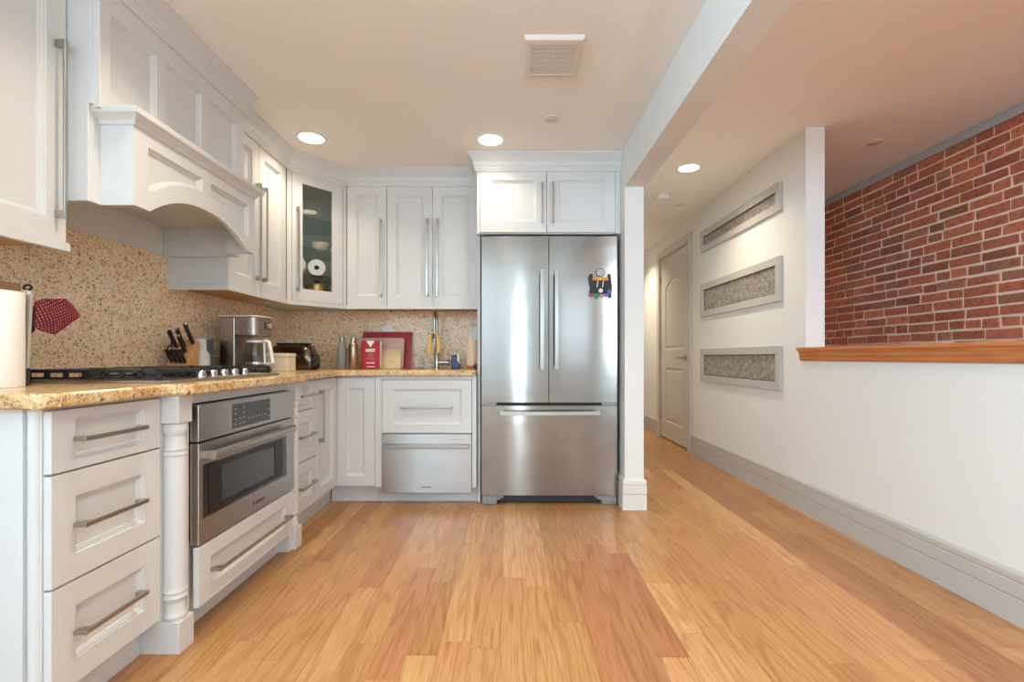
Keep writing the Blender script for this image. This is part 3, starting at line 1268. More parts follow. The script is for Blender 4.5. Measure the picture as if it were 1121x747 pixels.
# hood
HX = -1.358
o = thing('range_hood', 'white panelled mantel hood with an arched front above the cooktop', 'range hood', (HX, 1.592, 0), R90)
HB = 1.51
mx = lambda X: -(X - HX)      # world X -> local y
hy = lambda Y: Y - 1.592      # world Y -> local x
mb = MB()
HW = 0.906
mb.box(0, 0.02, mx(-1.397), mx(WL + 0.002), HB, CEIL - 0.001)
mb.box(HW - 0.02, HW, mx(-1.397), mx(WL + 0.002), HB, CEIL - 0.001)
mb.box(0.0205, HW - 0.0205, mx(-1.4175), mx(WL + 0.002), 1.66, 1.68)
mb.box(hy(1.6595), hy(2.3925), mx(-1.2995), mx(-1.417), 1.66, 1.68)
mb.box(0.0205, hy(1.659), mx(-1.397), mx(-1.417), HB, 1.814)
mb.box(hy(2.393), HW - 0.0205, mx(-1.397), mx(-1.417), HB, 1.814)
mb.build('side_panel', M['cab'], o, bevel=0.0015)
# mantel: box standing forward with the arched apron
mt = MB()
A0, A1 = hy(1.639), hy(2.413)
ar0, ar1 = hy(1.712), hy(2.343)
pts = [(A0, HB), (ar0, HB)]
for i in range(1, 24):
    u = i / 24
    xx = ar0 + (ar1 - ar0) * u
    pts.append((xx, HB + 0.100 * (1 - abs(2 * u - 1) ** 2.3)))
pts += [(ar1, HB), (A1, HB), (A1, 1.80), (A0, 1.80)]
amid = (ar0 + ar1) / 2


def apron_panel(a, b, n=10):
    q = []
    for i in range(n + 1):
        xx = a + (b - a) * i / n
        u = (xx - ar0) / (ar1 - ar0)
        zz = HB + 0.1 * (1 - abs(2 * u - 1) ** 2.3) + 0.068 if 0 < u < 1 else HB + 0.068
        q.append((xx, zz))
    q += [(b, 1.735), (a, 1.735)]
    return q


mt.slab(pts, [apron_panel(hy(1.704), hy(2.003)), apron_panel(hy(2.063), hy(2.36))], 0.02, mx(-1.28))
mt.box(A0, A0 + 0.02, mx(-1.2995), mx(-1.397), HB, 1.80)
mt.box(A1 - 0.02, A1, mx(-1.2995), mx(-1.397), HB, 1.80)
mto = mt.build('mantel', M['cab'], o, bevel=0.0015)
ms = MB()
MP = [(0.0, 1.782), (0.006, 1.784), (0.010, 1.796), (0.022, 1.806), (0.034, 1.813), (0.036, 1.833), (0.0, 1.833)]
yb = mx(-1.397)
ms.sweep([(A0, yb), (A0, mx(-1.28)), (A1, mx(-1.28)), (A1, yb)][::-1], [(-a, b) for a, b in MP])
ms.prism([(A0, mx(-1.28)), (A1, mx(-1.28)), (A1, yb), (A0, yb)], 'z', 1.815, 1.832)
ms.build('shelf_molding', M['cab'], mto, bevel=0.001)
# upper box with three panels
ub = MB()
UW = hy(2.460)
ub.slab(rect(0, UW, 1.822, CEIL - 0.001), [rect(hy(a), hy(b), 1.893, 2.159) for a, b in ((1.637, 1.851), (1.904, 2.120), (2.174, 2.388))], 0.022, 0.0)
ub.box(0.0, 0.02, 0.022, 0.04, 1.833, CEIL - 0.001)
ub.box(UW - 0.02, UW, 0.022, mx(-1.45), 1.833, CEIL - 0.001)
ub.build('upper_panel', M['cab'], o, bevel=0.0015)

# double-door wall cabinet past the hood
o = thing('wall_cabinet', 'white two-door wall cabinet between hood and glass corner cabinet', 'cabinet', (XU, 2.500, 0), R90)
wall_cab(o, 0.668, UD)
dd = front(o, 'door', 0.006, 0.308, UB, UT, 0.068, 0.068)
handle(dd, 0.278, 0.278, 1.435, 1.995)
dd = front(o, 'door', 0.312, 0.650, UB, UT, 0.068, 0.068)
handle(dd, 0.350, 0.350, 1.435, 1.995)
rail(o, 0, 0.668)
sp = MB()
sp.box(-0.008, -0.0005, 0.0, UD, UB - 0.030, UB - 0.004)
sp.box(-0.003, -0.0005, 0.045, UD - 0.01, UB, 1.505)
sp.build('end_panel', M['cab'], o, bevel=0.002)

# diagonal glass corner cabinet
DX, DYY = -1.185, YU
o = thing('glass_cabinet', 'white corner wall cabinet with a glass door', 'cabinet', (XU, 3.168, 0), math.atan2(DYY - 3.168, DX - XU))
ang = math.atan2(DYY - 3.168, DX - XU)
DL = math.hypot(DX - XU, DYY - 3.168)
Mi = Matrix.Rotation(-ang, 3, 'Z')


def loc2(X, Y):
    q = Mi @ Vector((X - XU, Y - 3.168, 0))
    return (q.x, q.y)


e = 0.002
poly = [loc2(XU - 0.022, 3.170), loc2(WL + e, 3.170), loc2(WL + e, WB - e), loc2(DX - 0.002, WB - e), loc2(DX - 0.002, DYY + 0.022)]
fa, fb = (0.0, 0.022), (DL, 0.022)
cc = MB()
cc.prism(poly, 'z', UB - 0.004, UB + 0.014)
cc.prism(poly, 'z', UT + 0.0, CEIL - 0.001)
n = len(poly)
inn = inset(poly[::-1] if False else poly, -0.016) if False else None
for i in range(n - 1):
    p, q = Vector(poly[i]), Vector(poly[i + 1])
    dvec = (q - p).normalized()
    nn = Vector((dvec.y, -dvec.x)) * 0.014
    cen = Vector((0.2, 0.2))
    if (cen - p).dot(nn) < 0:
        nn = -nn
    cc.prism([tuple(p), tuple(q), tuple(q + nn), tuple(p + nn)], 'z', UB + 0.014, UT)
cc.build('carcass', M['inside'], o)
ff = MB()
ff.box(0.0, 0.030, 0.0, 0.02, UB, UT + 0.02)
ff.box(DL - 0.026, DL, 0.0, 0.02, UB, UT + 0.02)
ff.box(0.0, DL, 0.0, 0.02, UT + 0.001, CEIL - 0.001)
ff.build('face_frame', M['cab'], o, bevel=0.002)
dg_ = MB()
gx0, gx1 = 0.105, DL - 0.112
dg_.slab(rect(0.032, DL - 0.03, UB, UT), [rect(gx0, gx1, UB + 0.083, UT - 0.075)], 0.02, -0.004, open_holes=True)
dgo = dg_.build('door', M['cab'], o, bevel=0.003)
gp = MB()
gp.box(gx0, gx1, 0.006, 0.010, UB + 0.083, UT - 0.075)
gp.build('glass_pane', M['glass'], dgo)
h_ = MB()
hx = 0.064
h_.box(hx - 0.006, hx + 0.006, -0.038, -0.030, 1.432, 1.995)
h_.box(hx - 0.006, hx + 0.006, -0.034, -0.004, 1.432, 1.452)
h_.box(hx - 0.006, hx + 0.006, -0.034, -0.004, 1.975, 1.995)
h_.build('handle', M['bar'], dgo, bevel=0.0015)
SH = [1.567, 1.752, 1.962]
ip = [loc2(XU - 0.03, 3.20), loc2(WL + 0.022, 3.20), loc2(WL + 0.022, WB - 0.022), loc2(DX - 0.02, WB - 0.022), loc2(DX - 0.02, DYY + 0.035)]
for zz in SH:
    s_ = MB()
    s_.prism(ip, 'z', zz - 0.006, zz)
    s_.build('shelf', M['shelf'], o)
rail(o, -0.004, DL + 0.004)
GLASSCAB = (ang, XU, 3.168)


def inside(x_, y_):
    """a point in the corner cabinet: x_ along the front, y_ into the depth"""
    return (XU + x_ * math.cos(ang) - y_ * math.sin(ang), 3.168 + x_ * math.sin(ang) + y_ * math.cos(ang))


# single and double wall cabinets on the back wall
UDB = WB - YU - 0.002
o = thing('wall_cabinet', 'white single-door wall cabinet beside the glass corner cabinet', 'cabinet', (-1.182, YU, 0), 0)
wall_cab(o, 0.290, UDB)
dd = front(o, 'door', 0.003, 0.2895, UB, UT, 0.066, 0.066)
handle(dd, 0.250, 0.250, 1.432, 1.995)
rail(o, 0, 0.291)
o = thing('wall_cabinet', 'white two-door wall cabinet above the faucet, left of the fridge', 'cabinet', (-0.890, YU, 0), 0)
wall_cab(o, 0.672, UDB)
dd = front(o, 'door', 0.002, 0.3315, UB, UT, 0.066, 0.066)
handle(dd, 0.296, 0.296, 1.432, 1.995)
dd = front(o, 'door', 0.334, 0.670, UB, UT, 0.066, 0.066)
handle(dd, 0.370, 0.370, 1.432, 1.995)
rail(o, 0, 0.672)

# fridge surround cabinet
FYC = 3.232
o = thing('fridge_cabinet', 'white cabinet over the fridge with its tall side panel', 'cabinet', (-0.214, FYC, 0), 0)
mb = MB()
mb.box(0.0, 0.020, 0.04, WB - FYC - 0.002, 0, 1.815)
mb.box(0.0, 0.020, 0.0, WB - FYC - 0.002, 1.815, CEIL - 0.001)
mb.build('side_panel', M['cab'], o, bevel=0.0015)
mb = MB()
mb.box(0.020, 0.964, 0.0, WB - FYC - 0.002, 1.818, CEIL - 0.001)
mb.build('carcass', M['cab'], o, bevel=0.0015)
dd = front(o, 'door', 0.022, 0.466, 1.826, 2.248, 0.072, 0.072, y=-0.02)
h = MB()
for xx, pr in ((0.437, dd), (None, None)):
    pass


def vbar(parent, x_, y_, z0, z1):
    m_ = MB()
    m_.box(x_ - 0.005, x_ + 0.005, y_ - 0.036, y_ - 0.028, z0, z1)
    m_.box(x_ - 0.005, x_ + 0.005, y_ - 0.032, y_, z0 + 0.004, z0 + 0.018)
    m_.box(x_ - 0.005, x_ + 0.005, y_ - 0.032, y_, z1 - 0.018, z1 - 0.004)
    m_.build('handle', M['bar'], parent, bevel=0.0015)


vbar(dd, 0.437, -0.02, 1.885, 2.155)
dd = front(o, 'door', 0.470, 0.926, 1.826, 2.248, 0.072, 0.072, y=-0.02)
vbar(dd, 0.508, -0.02, 1.885, 2.155)
st = MB()
st.box(0.928, 0.964, -0.018, 0.0, 1.818, CEIL - 0.001)
st.box(0.0, 0.020, -0.018, 0.0, 1.818, CEIL - 0.001)
st.box(0.020, 0.928, -0.018, 0.0, 2.252, CEIL - 0.001)
st.build('face_frame', M['cab'], o, bevel=0.0015)

# crown mouldings
def crown(p):
    a, b = 2.232, CEIL - 0.0005
    return [(0.0, a), (0.010, a), (0.012, a + 0.010), (0.016, a + 0.014), (0.018, a + 0.026), (0.016, a + 0.030), (0.020, a + 0.034),
            (p * 0.42, a + 0.060), (p * 0.72, a + 0.085), (p * 0.94, a + 0.102), (p, a + 0.106), (p, b), (0.0, b)]


def crown_piece(name, path, p, label):
    mb_ = MB()
    mb_.sweep(path, crown(p))
    return struct(name, mb_, M['cab'], label, bevel=0.0)


crown_piece('trim_3', [(XU, 1.10), (XU, 1.590)], 0.055, 'white crown moulding above the near wall cabinet')
crown_piece('trim_4', [(HX, 1.592), (HX, 2.460), (XU + 0.002, 2.460)], 0.045, 'white crown moulding around the top of the hood')
crown_piece('trim_5', [(XU, 2.462), (XU, 3.168), (DX, YU), (-0.2155, YU)], 0.060, 'white crown moulding turning the corner above the wall cabinets')
crown_piece('trim_6', [(-0.214, YU), (-0.214, FYC - 0.018), (0.750, FYC - 0.018)], 0.060, 'white crown moulding above the fridge cabinet')

# ------------------------------------------------------------------ fridge
FX, FY = -0.183, 3.20
o = thing('refrigerator', 'stainless steel french door refrigerator with a bottom freezer drawer', 'refrigerator', (FX, FY, 0), 0)
FW = 0.908
mb = MB()
mb.box(0.004, FW - 0.004, 0.072, 0.62, 0.055, 1.790)
mb.build('fridge_body', mat('fridge_side_grey', (120, 121, 124), 0.5), o)


def curved_front(x0, x1, z0, z1, bow=0.006, t=0.065, n=14):
    m_ = MB()
    ed = 0.006
    pts_ = []
    for i in range(n + 1):
        u = i / n
        xx = x0 + (x1 - x0) * u
        U = (xx - 0.0) / FW * 2 - 1
        yy = bow * U * U
        if i in (0, n):
            yy += 0.0
        pts_.append((xx, yy))
    poly_ = pts_ + [(x1, t), (x0, t)]
    m_.prism(poly_, 'z', z0, z1)
    return m_


dL = curved_front(0.001, 0.4475, 0.686, 1.797).build('door', M['steel'], o, bevel=0.004, smooth=True, angle=30)
dR = curved_front(0.4525, FW - 0.001, 0.686, 1.797).build('door', M['steel'], o, bevel=0.004, smooth=True, angle=30)
dF = curved_front(0.001, FW - 0.001, 0.065, 0.664).build('freezer_drawer', M['steel'], o, bevel=0.004, smooth=True, angle=30)
sm = MB()
sm.box(0.006, FW - 0.006, 0.03, 0.07, 0.664, 0.686)
sm.box(0.447, 0.453, 0.02, 0.07, 0.69, 1.79)
sm.build('door_seal', M['seal'], o)
for a, b in ((0.002, 0.10), (FW - 0.10, FW - 0.002)):
    hm = MB()
    hm.box(a, b, 0.004, 0.06, 0.667, 0.683)
    hm.build('hinge_cover', mat('hinge_grey', (150, 151, 153), 0.5), o, bevel=0.002)
for xx, pr in ((0.402, dL), (0.498, dR)):
    h = MB()
    pp = []
    for i in range(15):
        u = i / 14
        pp.append((xx, -0.052 - 0.012 * math.sin(PI * u), 0.905 + 0.665 * u))
    pv = []
    for (a, b, z_) in pp:
        pv.append([(a - 0.014, b, z_), (a + 0.014, b, z_), (a + 0.014, b + 0.012, z_), (a - 0.014, b + 0.012, z_)])
    vs = [q for r_ in pv for q in r_]
    fs = []
    for i in range(14):
        for k in range(4):
            fs.append((i * 4 + k, i * 4 + (k + 1) % 4, (i + 1) * 4 + (k + 1) % 4, (i + 1) * 4 + k))
    fs += [(3, 2, 1, 0), (56, 57, 58, 59)]
    h.add(vs, fs)
    h.box(xx - 0.012, xx + 0.012, -0.046, 0.004, 0.905, 0.935)
    h.box(xx - 0.012, xx + 0.012, -0.046, 0.004, 1.540, 1.570)
    h.build('handle', M['bar'], pr, bevel=0.003)
h = MB()
vs, fs = [], []
for i in range(15):
    u = i / 14
    xx = 0.122 + 0.664 * u
    b = -0.050 - 0.012 * math.sin(PI * u)
    vs += [(xx, b, 0.604), (xx, b, 0.632), (xx, b + 0.012, 0.632), (xx, b + 0.012, 0.604)]
for i in range(14):
    for k in range(4):
        fs.append((i * 4 + k, i * 4 + (k + 1) % 4, (i + 1) * 4 + (k + 1) % 4, (i + 1) * 4 + k))
fs += [(3, 2, 1, 0), (56, 57, 58, 59)]
h.add(vs, fs)
h.box(0.122, 0.15, -0.045, 0.003, 0.606, 0.630)
h.box(0.758, 0.786, -0.045, 0.003, 0.606, 0.630)
h.build('handle', M['bar'], dF, bevel=0.003)
gr = MB()
gr.box(0.12, FW - 0.12, 0.045, 0.06, 0.012, 0.060)
for k in range(4):
    gr.box(0.14, FW - 0.14, 0.041, 0.045, 0.018 + k * 0.010, 0.023 + k * 0.010)
gr.build('base_grille', M['dark'], o)
for a, s in ((0.004, 1), (FW - 0.004, -1)):
    f_ = MB()
    f_.prism([(a, 0.0), (a + s * 0.10, 0.0), (a + s * 0.10, 0.028), (a + s * 0.145, 0.050), (a + s * 0.145, 0.060), (a, 0.060)][::s], 'y', 0.012, 0.09)
    f_.box(min(a, a + s * 0.095), max(a, a + s * 0.095), 0.002, 0.012, 0.008, 0.046)
    f_.build('foot', mat('foot_grey', (140, 141, 143), 0.45, 0.3), o, bevel=0.003)

# souvenir magnet on the right fridge door
def disc(cx_, cz_, r, y0, y1, n=24):
    m_ = MB()
    m_.lathe([(r, y0), (r, y1)], (cx_, 0, cz_), n, 'y')
    return m_


mo = thing('fridge_magnet', 'dark souvenir magnet with small coloured hearts on the right fridge door', 'magnet', (0.610, FY + 0.0035, 1.455), 0)
K = lambda r, g, b: mat('magnet_%d_%d_%d' % (r, g, b), (r, g, b), 0.6)
mb = MB()
mb.prism([(-0.075, -0.06), (0.072, -0.06), (0.080, 0.0), (0.070, 0.075), (0.068, 0.090), (0.052, 0.088), (0.045, 0.06), (-0.045, 0.058), (-0.052, 0.088), (-0.07, 0.090), (-0.083, 0.06), (-0.07, 0.0)], 'y', -0.004, 0.0)
mb.build('plaque', K(38, 38, 46), mo, bevel=0.001)
disc(0.0, 0.098, 0.028, -0.006, 0.0).build('badge', K(34, 34, 36), mo)
b_ = MB()
b_.lathe([(0.018, -0.0075), (0.023, -0.0075), (0.023, -0.006), (0.018, -0.006), (0.018, -0.0075)], (0, 0, 0.098), 24, 'y')
b_.box(-0.019, 0.019, -0.0078, -0.006, 0.0935, 0.1025)
b_.box(-0.014, 0.014, -0.0078, -0.006, 0.106, 0.112)
b_.box(-0.014, 0.014, -0.0078, -0.006, 0.084, 0.090)
b_.build('badge_ring', K(205, 205, 205), mo)
b_ = MB()
b_.box(-0.052, 0.052, -0.008, -0.004, 0.046, 0.066)
b_.build('banner', K(214, 140, 62), mo)
b_ = MB()
b_.box(-0.014, 0.006, -0.010, -0.008, 0.047, 0.065)
b_.build('banner_patch', K(232, 190, 80), mo)
for xx in (-0.018, 0.018):
    b_ = MB()
    b_.prism([(xx - 0.006, 0.0), (xx, 0.0), (xx + 0.006, 0.044), (xx, 0.044)], 'y', -0.007, -0.004)
    b_.build('white_figure', K(225, 225, 225), mo)
disc(0.003, -0.022, 0.014, -0.008, -0.004).build('white_dot', K(236, 228, 230), mo)


def heart(cx_, cz_, s):
    pts_ = []
    for i in range(24):
        a = 2 * PI * i / 24
        xx = 16 * math.sin(a) ** 3
        zz = 13 * math.cos(a) - 5 * math.cos(2 * a) - 2 * math.cos(3 * a) - math.cos(4 * a)
        pts_.append((cx_ + xx * s / 16, cz_ + zz * s / 16))
    m_ = MB()
    m_.prism(pts_, 'y', -0.009, -0.004)
    return m_


for (hx_, hz_, s_, c_) in ((-0.060, -0.052, 0.017, (172, 62, 82)), (-0.024, -0.058, 0.023, (40, 140, 92)), (0.012, -0.056, 0.016, (214, 112, 150)),
                           (0.040, -0.052, 0.016, (84, 120, 190)), (0.064, -0.030, 0.018, (70, 102, 178)), (0.064, -0.062, 0.014, (60, 64, 78))):
    heart(hx_, hz_, s_).build('heart', K(*c_), mo)

# ------------------------------------------------------------------ cooktop
CZ = 0.901
o = thing('cooktop', 'gas cooktop with black cast-iron grates set in the counter', 'cooktop', (-1.152, 1.63, CZ), R90)
CW, CD = 0.78, 0.525     # along the wall, depth
mb = MB()
mb.box(0, CW, 0, CD, 0.0, 0.008)
mb.box(0.012, CW - 0.012, 0.012, CD - 0.012, 0.008, 0.010)
mb.build('tray', M['steelh'], o, bevel=0.002)
gw = (CW - 0.03) / 3
for k in range(3):
    g_ = MB()
    a, b = 0.014 + k * gw, 0.014 + (k + 1) * gw - 0.006
    y0, y1 = 0.09 if k == 1 else 0.045, CD - 0.03
    t_ = 0.011
    zt = 0.046
    for yy in (y0, y1):
        g_.box(a, b, yy - t_ / 2, yy + t_ / 2, zt - 0.012, zt)
    for xx in (a, b):
        g_.box(xx - t_ / 2, xx + t_ / 2, y0, y1, zt - 0.012, zt)
        g_.box(xx - t_ / 2, xx + t_ / 2, y0, y1, 0.012, 0.020)
        nleg = 7
        for i in range(nleg + 1):
            yy = y0 + (y1 - y0) * i / nleg
            g_.box(xx - t_ / 2, xx + t_ / 2, yy - 0.006, yy + 0.006, 0.0102 if i in (0, nleg) else 0.014, zt - 0.006)
    xm = (a + b) / 2
    for yy in ((y0 * 0.72 + y1 * 0.28), (y0 * 0.28 + y1 * 0.72)):
        for q in range(6):
            an = PI / 6 + q * PI / 3
            dx_, dy_ = math.cos(an), math.sin(an)
            R_ = gw / 2 - 0.004
            sc = min(R_ / max(abs(dx_), 1e-3), 0.118 / max(abs(dy_), 1e-3))
            g_.tube([(xm + dx_ * 0.03, yy + dy_ * 0.03, zt - 0.003), (xm + dx_ * sc, yy + dy_ * sc, zt - 0.004)], 0.0055, 6)
    g_.build('grate', M['iron'], o)
    for yy in ((y0 * 0.72 + y1 * 0.28), (y0 * 0.28 + y1 * 0.72)):
        bb = MB()
        bb.lathe([(0.048, 0.0102), (0.046, 0.018), (0.036, 0.020), (0.036, 0.027), (0.030, 0.031), (0.0, 0.031)], (xm, yy, 0), 24)
        bb.build('burner', M['iron'], o, smooth=True)
for k in range(5):
    kn = MB()
    kx = 0.235 + k * 0.075
    kn.lathe([(0.021, 0.0102), (0.021, 0.014), (0.0185, 0.016), (0.017, 0.034), (0.015, 0.037), (0.0, 0.0375)], (kx, 0.045, 0), 20)
    kn.box(kx - 0.003, kx + 0.003, 0.028, 0.062, 0.030, 0.0385)
    kn.build('knob', M['chrome'], o, smooth=True)

# ------------------------------------------------------------------ things on the left counter
TOP = 0.9005
# cutting board leaning behind the paper towels
cbm = MB()
cbm.box(-1.764, -1.728, 1.25, 1.70, TOP, 1.250)
tag(cbm.build('cutting_board', M['block'], bevel=0.006), 'thick wooden board standing behind the paper towel roll', 'cutting board')

o = thing('paper_towel_roll', 'white paper towel roll standing at the near end of the counter', 'paper towel', (-1.525, 1.41, TOP), 0)
mb = MB()
mb.lathe([(0.021, 0.0), (0.072, 0.0), (0.0735, 0.004), (0.0735, 0.280), (0.072, 0.284), (0.021, 0.284), (0.021, 0.0)], (0, 0, 0), 48)
mb.build('roll', M['paper'], o, smooth=True)
mb = MB()
mb.lathe([(0.019, 0.001), (0.021, 0.001), (0.021, 0.2845), (0.019, 0.2845), (0.019, 0.001)], (0, 0, 0), 24)
mb.build('core', M['core'], o, smooth=True)

mb = MB()
mb.lathe([(0.0, 0.0), (0.038, 0.0), (0.040, 0.004), (0.040, 0.155), (0.037, 0.155), (0.037, 0.006), (0.0, 0.006)], (-1.655, 1.578, TOP), 32)
tag(mb.build('utensil_crock', M['steelh'], smooth=True), 'steel utensil crock hidden behind the paper towel roll', 'utensil crock')

o = thing('tongs', 'steel kitchen tongs with a black loop standing beside the paper towels', 'tongs', (-1.520, 1.515, TOP), 0)
mb = MB()
mb.box(-0.009, 0.009, -0.010, -0.006, 0.285, 0.300)
for s in (-1, 1):
    mb.add([(s * 0.004, -0.006, 0.30), (s * 0.015, -0.006, 0.295), (s * 0.008 - 0.006, -0.004, 0.05), (s * 0.008 - 0.014, -0.004, 0.05),
            (s * 0.004, 0.004, 0.30), (s * 0.015, 0.004, 0.295), (s * 0.008 - 0.006, 0.004, 0.05), (s * 0.008 - 0.014, 0.004, 0.05)],
           [(0, 1, 2, 3), (7, 6, 5, 4), (0, 4, 5, 1), (1, 5, 6, 2), (2, 6, 7, 3), (3, 7, 4, 0)])
mb.build('arms', mat('satin_steel', (226, 226, 226), 0.45, 0.7), o, bevel=0.001)
mb = MB()
rg = [(0.012 * math.cos(2 * PI * i / 20), 0.0, 0.309 + 0.008 * math.sin(2 * PI * i / 20)) for i in range(20)]
mb.tube(rg, 0.0035, 8, closed=True)
mb.build('loop', M['black'], o, smooth=True)
mb = MB()
mb.box(-0.024, 0.004, -0.006, 0.006, 0.0, 0.055)
mb.build('tips', M['dark'], o, bevel=0.002)

# burgundy colander scoop
o = thing('scoop_colander', 'burgundy perforated scoop sticking out beside the paper towels', 'kitchen scoop', (-1.655, 1.578, 0), 0)
sY = 1.60 - 1.578
px = lambda u, v: ((u - 557.0) * 1.60 / 525.0 + 1.655, 0.99 - (v - 391.0) * 1.60 / 525.0)
outl = [px(*q) for q in ((38.5, 331), (47, 328), (72, 327.8), (80.5, 335.5), (88, 346), (74, 356), (60, 366), (45, 362), (37, 357), (36.5, 346))]
mb = MB()
crease = lambda q: 0.0
cen = px(60, 345)
rings = []
for s in (1.0, 0.85, 0.6, 0.3):
    rings.append([(cen[0] + (q[0] - cen[0]) * s, sY + 0.018 * (1 - s * s), cen[1] + (q[1] - cen[1]) * s) for q in outl])
vs = [q for r_ in rings for q in r_]
kk = len(outl)
fs = []
for j in range(3):
    for i in range(kk):
        fs.append((j * kk + i, j * kk + (i + 1) % kk, (j + 1) * kk + (i + 1) % kk, (j + 1) * kk + i))
fs.append(tuple(3 * kk + i for i in range(kk)))
mb.add(vs, fs)
sc_ = mb.build('scoop_bowl', M['burg'], o, smooth=True, angle=80)
sol = sc_.modifiers.new('thickness', 'SOLIDIFY')
sol.thickness = 0.002
mb = MB()
mb.tube([(q[0], sY, q[1]) for q in outl], 0.0022, 8, closed=True)
mb.build('scoop_rim', M['burgs'], o, smooth=True)
mb = MB()
hp = px(37, 345)
mb.tube([(0.012, 0.0, 0.912), (0.03, 0.006, 1.03), (hp[0] - 0.006, sY, hp[1] - 0.05), (hp[0] - 0.002, sY, hp[1] + 0.03)], [0.006, 0.007, 0.007, 0.007], 10)
mb.build('handle', M['black'], o, smooth=True)

# knife block and knives
KBX, KBY, KBR = -1.682, 2.474, math.radians(97)


def on_block(x_, y_):
    return KBX + x_ * math.cos(KBR) - y_ * math.sin(KBR), KBY + x_ * math.sin(KBR) + y_ * math.cos(KBR)


o = thing('knife_block', 'pale wooden knife block against the backsplash behind the cooktop', 'knife block', (KBX, KBY, TOP), KBR)
mb = MB()
prof = [(-0.050, 0.0), (0.052, 0.0), (0.070, 0.165), (0.058, 0.176), (-0.008, 0.118), (-0.046, 0.060), (-0.050, 0.050)]
mb.prism(prof, 'y', -0.05, 0.05)
kb = mb.build('block_body', M['block'], o, bevel=0.003)
em = MB()
em.box(-0.0515, -0.05, -0.007, 0.007, 0.020, 0.023)
em.box(-0.0515, -0.05, -0.005, 0.005, 0.027, 0.030)
em.box(-0.0515, -0.05, -0.0015, 0.0015, 0.016, 0.034)
em.build('maker_mark', M['dark'], kb)
dirv = Vector((-0.62, 0, 0.78)).normalized()


def knife(base, length, wd, lab, grp, bolster=True):
    k_ = thing('kitchen_knife', lab, 'knife', on_block(base[0], base[1]) + (TOP + base[2],), KBR, grp)
    s_ = Vector((0, 1, 0))
    n_ = dirv.cross(s_)
    m_ = MB()
    secs = [(0.0, 0.85), (0.25, 0.9), (0.6, 0.8), (0.92, 1.05), (1.0, 0.7)]
    vs_, fs_ = [], []
    for t_, q_ in secs:
        c_ = dirv * (0.004 + length * t_)
        for a_, b_ in ((-1, -1), (1, -1), (1, 1), (-1, 1)):
            vs_.append(c_ + n_ * (a_ * wd * q_) + s_ * (b_ * 0.006))
    for i in range(len(secs) - 1):
        for j_ in range(4):
            fs_.append((i * 4 + j_, i * 4 + (j_ + 1) % 4, (i + 1) * 4 + (j_ + 1) % 4, (i + 1) * 4 + j_))
    fs_ += [(3, 2, 1, 0), tuple((len(secs) - 1) * 4 + q for q in range(4))]
    m_.add(vs_, fs_)
    m_.build('grip', M['black'], k_, bevel=0.002)
    m_ = MB()
    c0_ = dirv * (-0.002)
    c1_ = dirv * 0.006
    m_.add([c + n_ * (a_ * wd) + s_ * (b_ * 0.007) for c in (c0_, c1_) for a_, b_ in ((-1, -1), (1, -1), (1, 1), (-1, 1))],
           [(3, 2, 1, 0), (4, 5, 6, 7), (0, 1, 5, 4), (1, 2, 6, 5), (2, 3, 7, 6), (3, 0, 4, 7)])
    m_.build('bolster', M['chrome'], k_)
    if bolster:
        m_ = MB()
        c0_ = dirv * (length + 0.003)
        c1_ = dirv * (length + 0.010)
        m_.add([c + n_ * (a_ * wd * 0.8) + s_ * (b_ * 0.0065) for c in (c0_, c1_) for a_, b_ in ((-1, -1), (1, -1), (1, 1), (-1, 1))],
               [(3, 2, 1, 0), (4, 5, 6, 7), (0, 1, 5, 4), (1, 2, 6, 5), (2, 3, 7, 6), (3, 0, 4, 7)])
        m_.build('end_cap', M['chrome'], k_)
    return k_


G1 = 'small black-handled knives low in the block'
for i in range(4):
    knife((-0.046, -0.036 + i * 0.021, 0.062), 0.082, 0.0078, 'small black-handled knife in the lowest slots of the block', G1)
G2 = 'large black-handled knives in the block'
knife((0.000, 0.026, 0.126), 0.118, 0.012, 'large black-handled knife leaning out of the block, leftmost of the three', G2, False)
knife((0.014, -0.002, 0.138), 0.112, 0.0115, 'large black-handled knife between two others in the block', G2)
knife((0.036, -0.032, 0.158), 0.122, 0.0115, 'tallest black-handled knife in the block, steel-capped', G2)
knife((-0.014, -0.020, 0.114), 0.098, 0.0105, 'mid-sized black-handled knife beside the scissors in the block', G2)
sc = thing('kitchen_scissors', 'kitchen scissors with black looped handles in the knife block', 'scissors', on_block(-0.024, 0.024) + (TOP + 0.100,), KBR)
for i, s in enumerate((-1, 1)):
    m_ = MB()
    cpt = dirv * 0.045 + dirv.cross(Vector((0, 1, 0))) * (s * 0.018)
    ring = []
    n_ = dirv.cross(Vector((0, 1, 0)))
    for q in range(20):
        a = 2 * PI * q / 20
        ring.append(cpt + dirv * (0.026 * math.cos(a)) + n_ * (0.016 * math.sin(a)))
    m_.tube(ring, 0.004, 8, closed=True)
    m_.tube([cpt - dirv * 0.026, n_ * (s * 0.003) - dirv * 0.004], 0.0045, 8)
    m_.build('handle', M['black'], sc, smooth=True)
m_ = MB()
m_.lathe([(0.006, -0.007), (0.006, 0.007)], tuple(dirv * 0.004), 12, 'y')
m_.build('pivot', M['chrome'], sc)

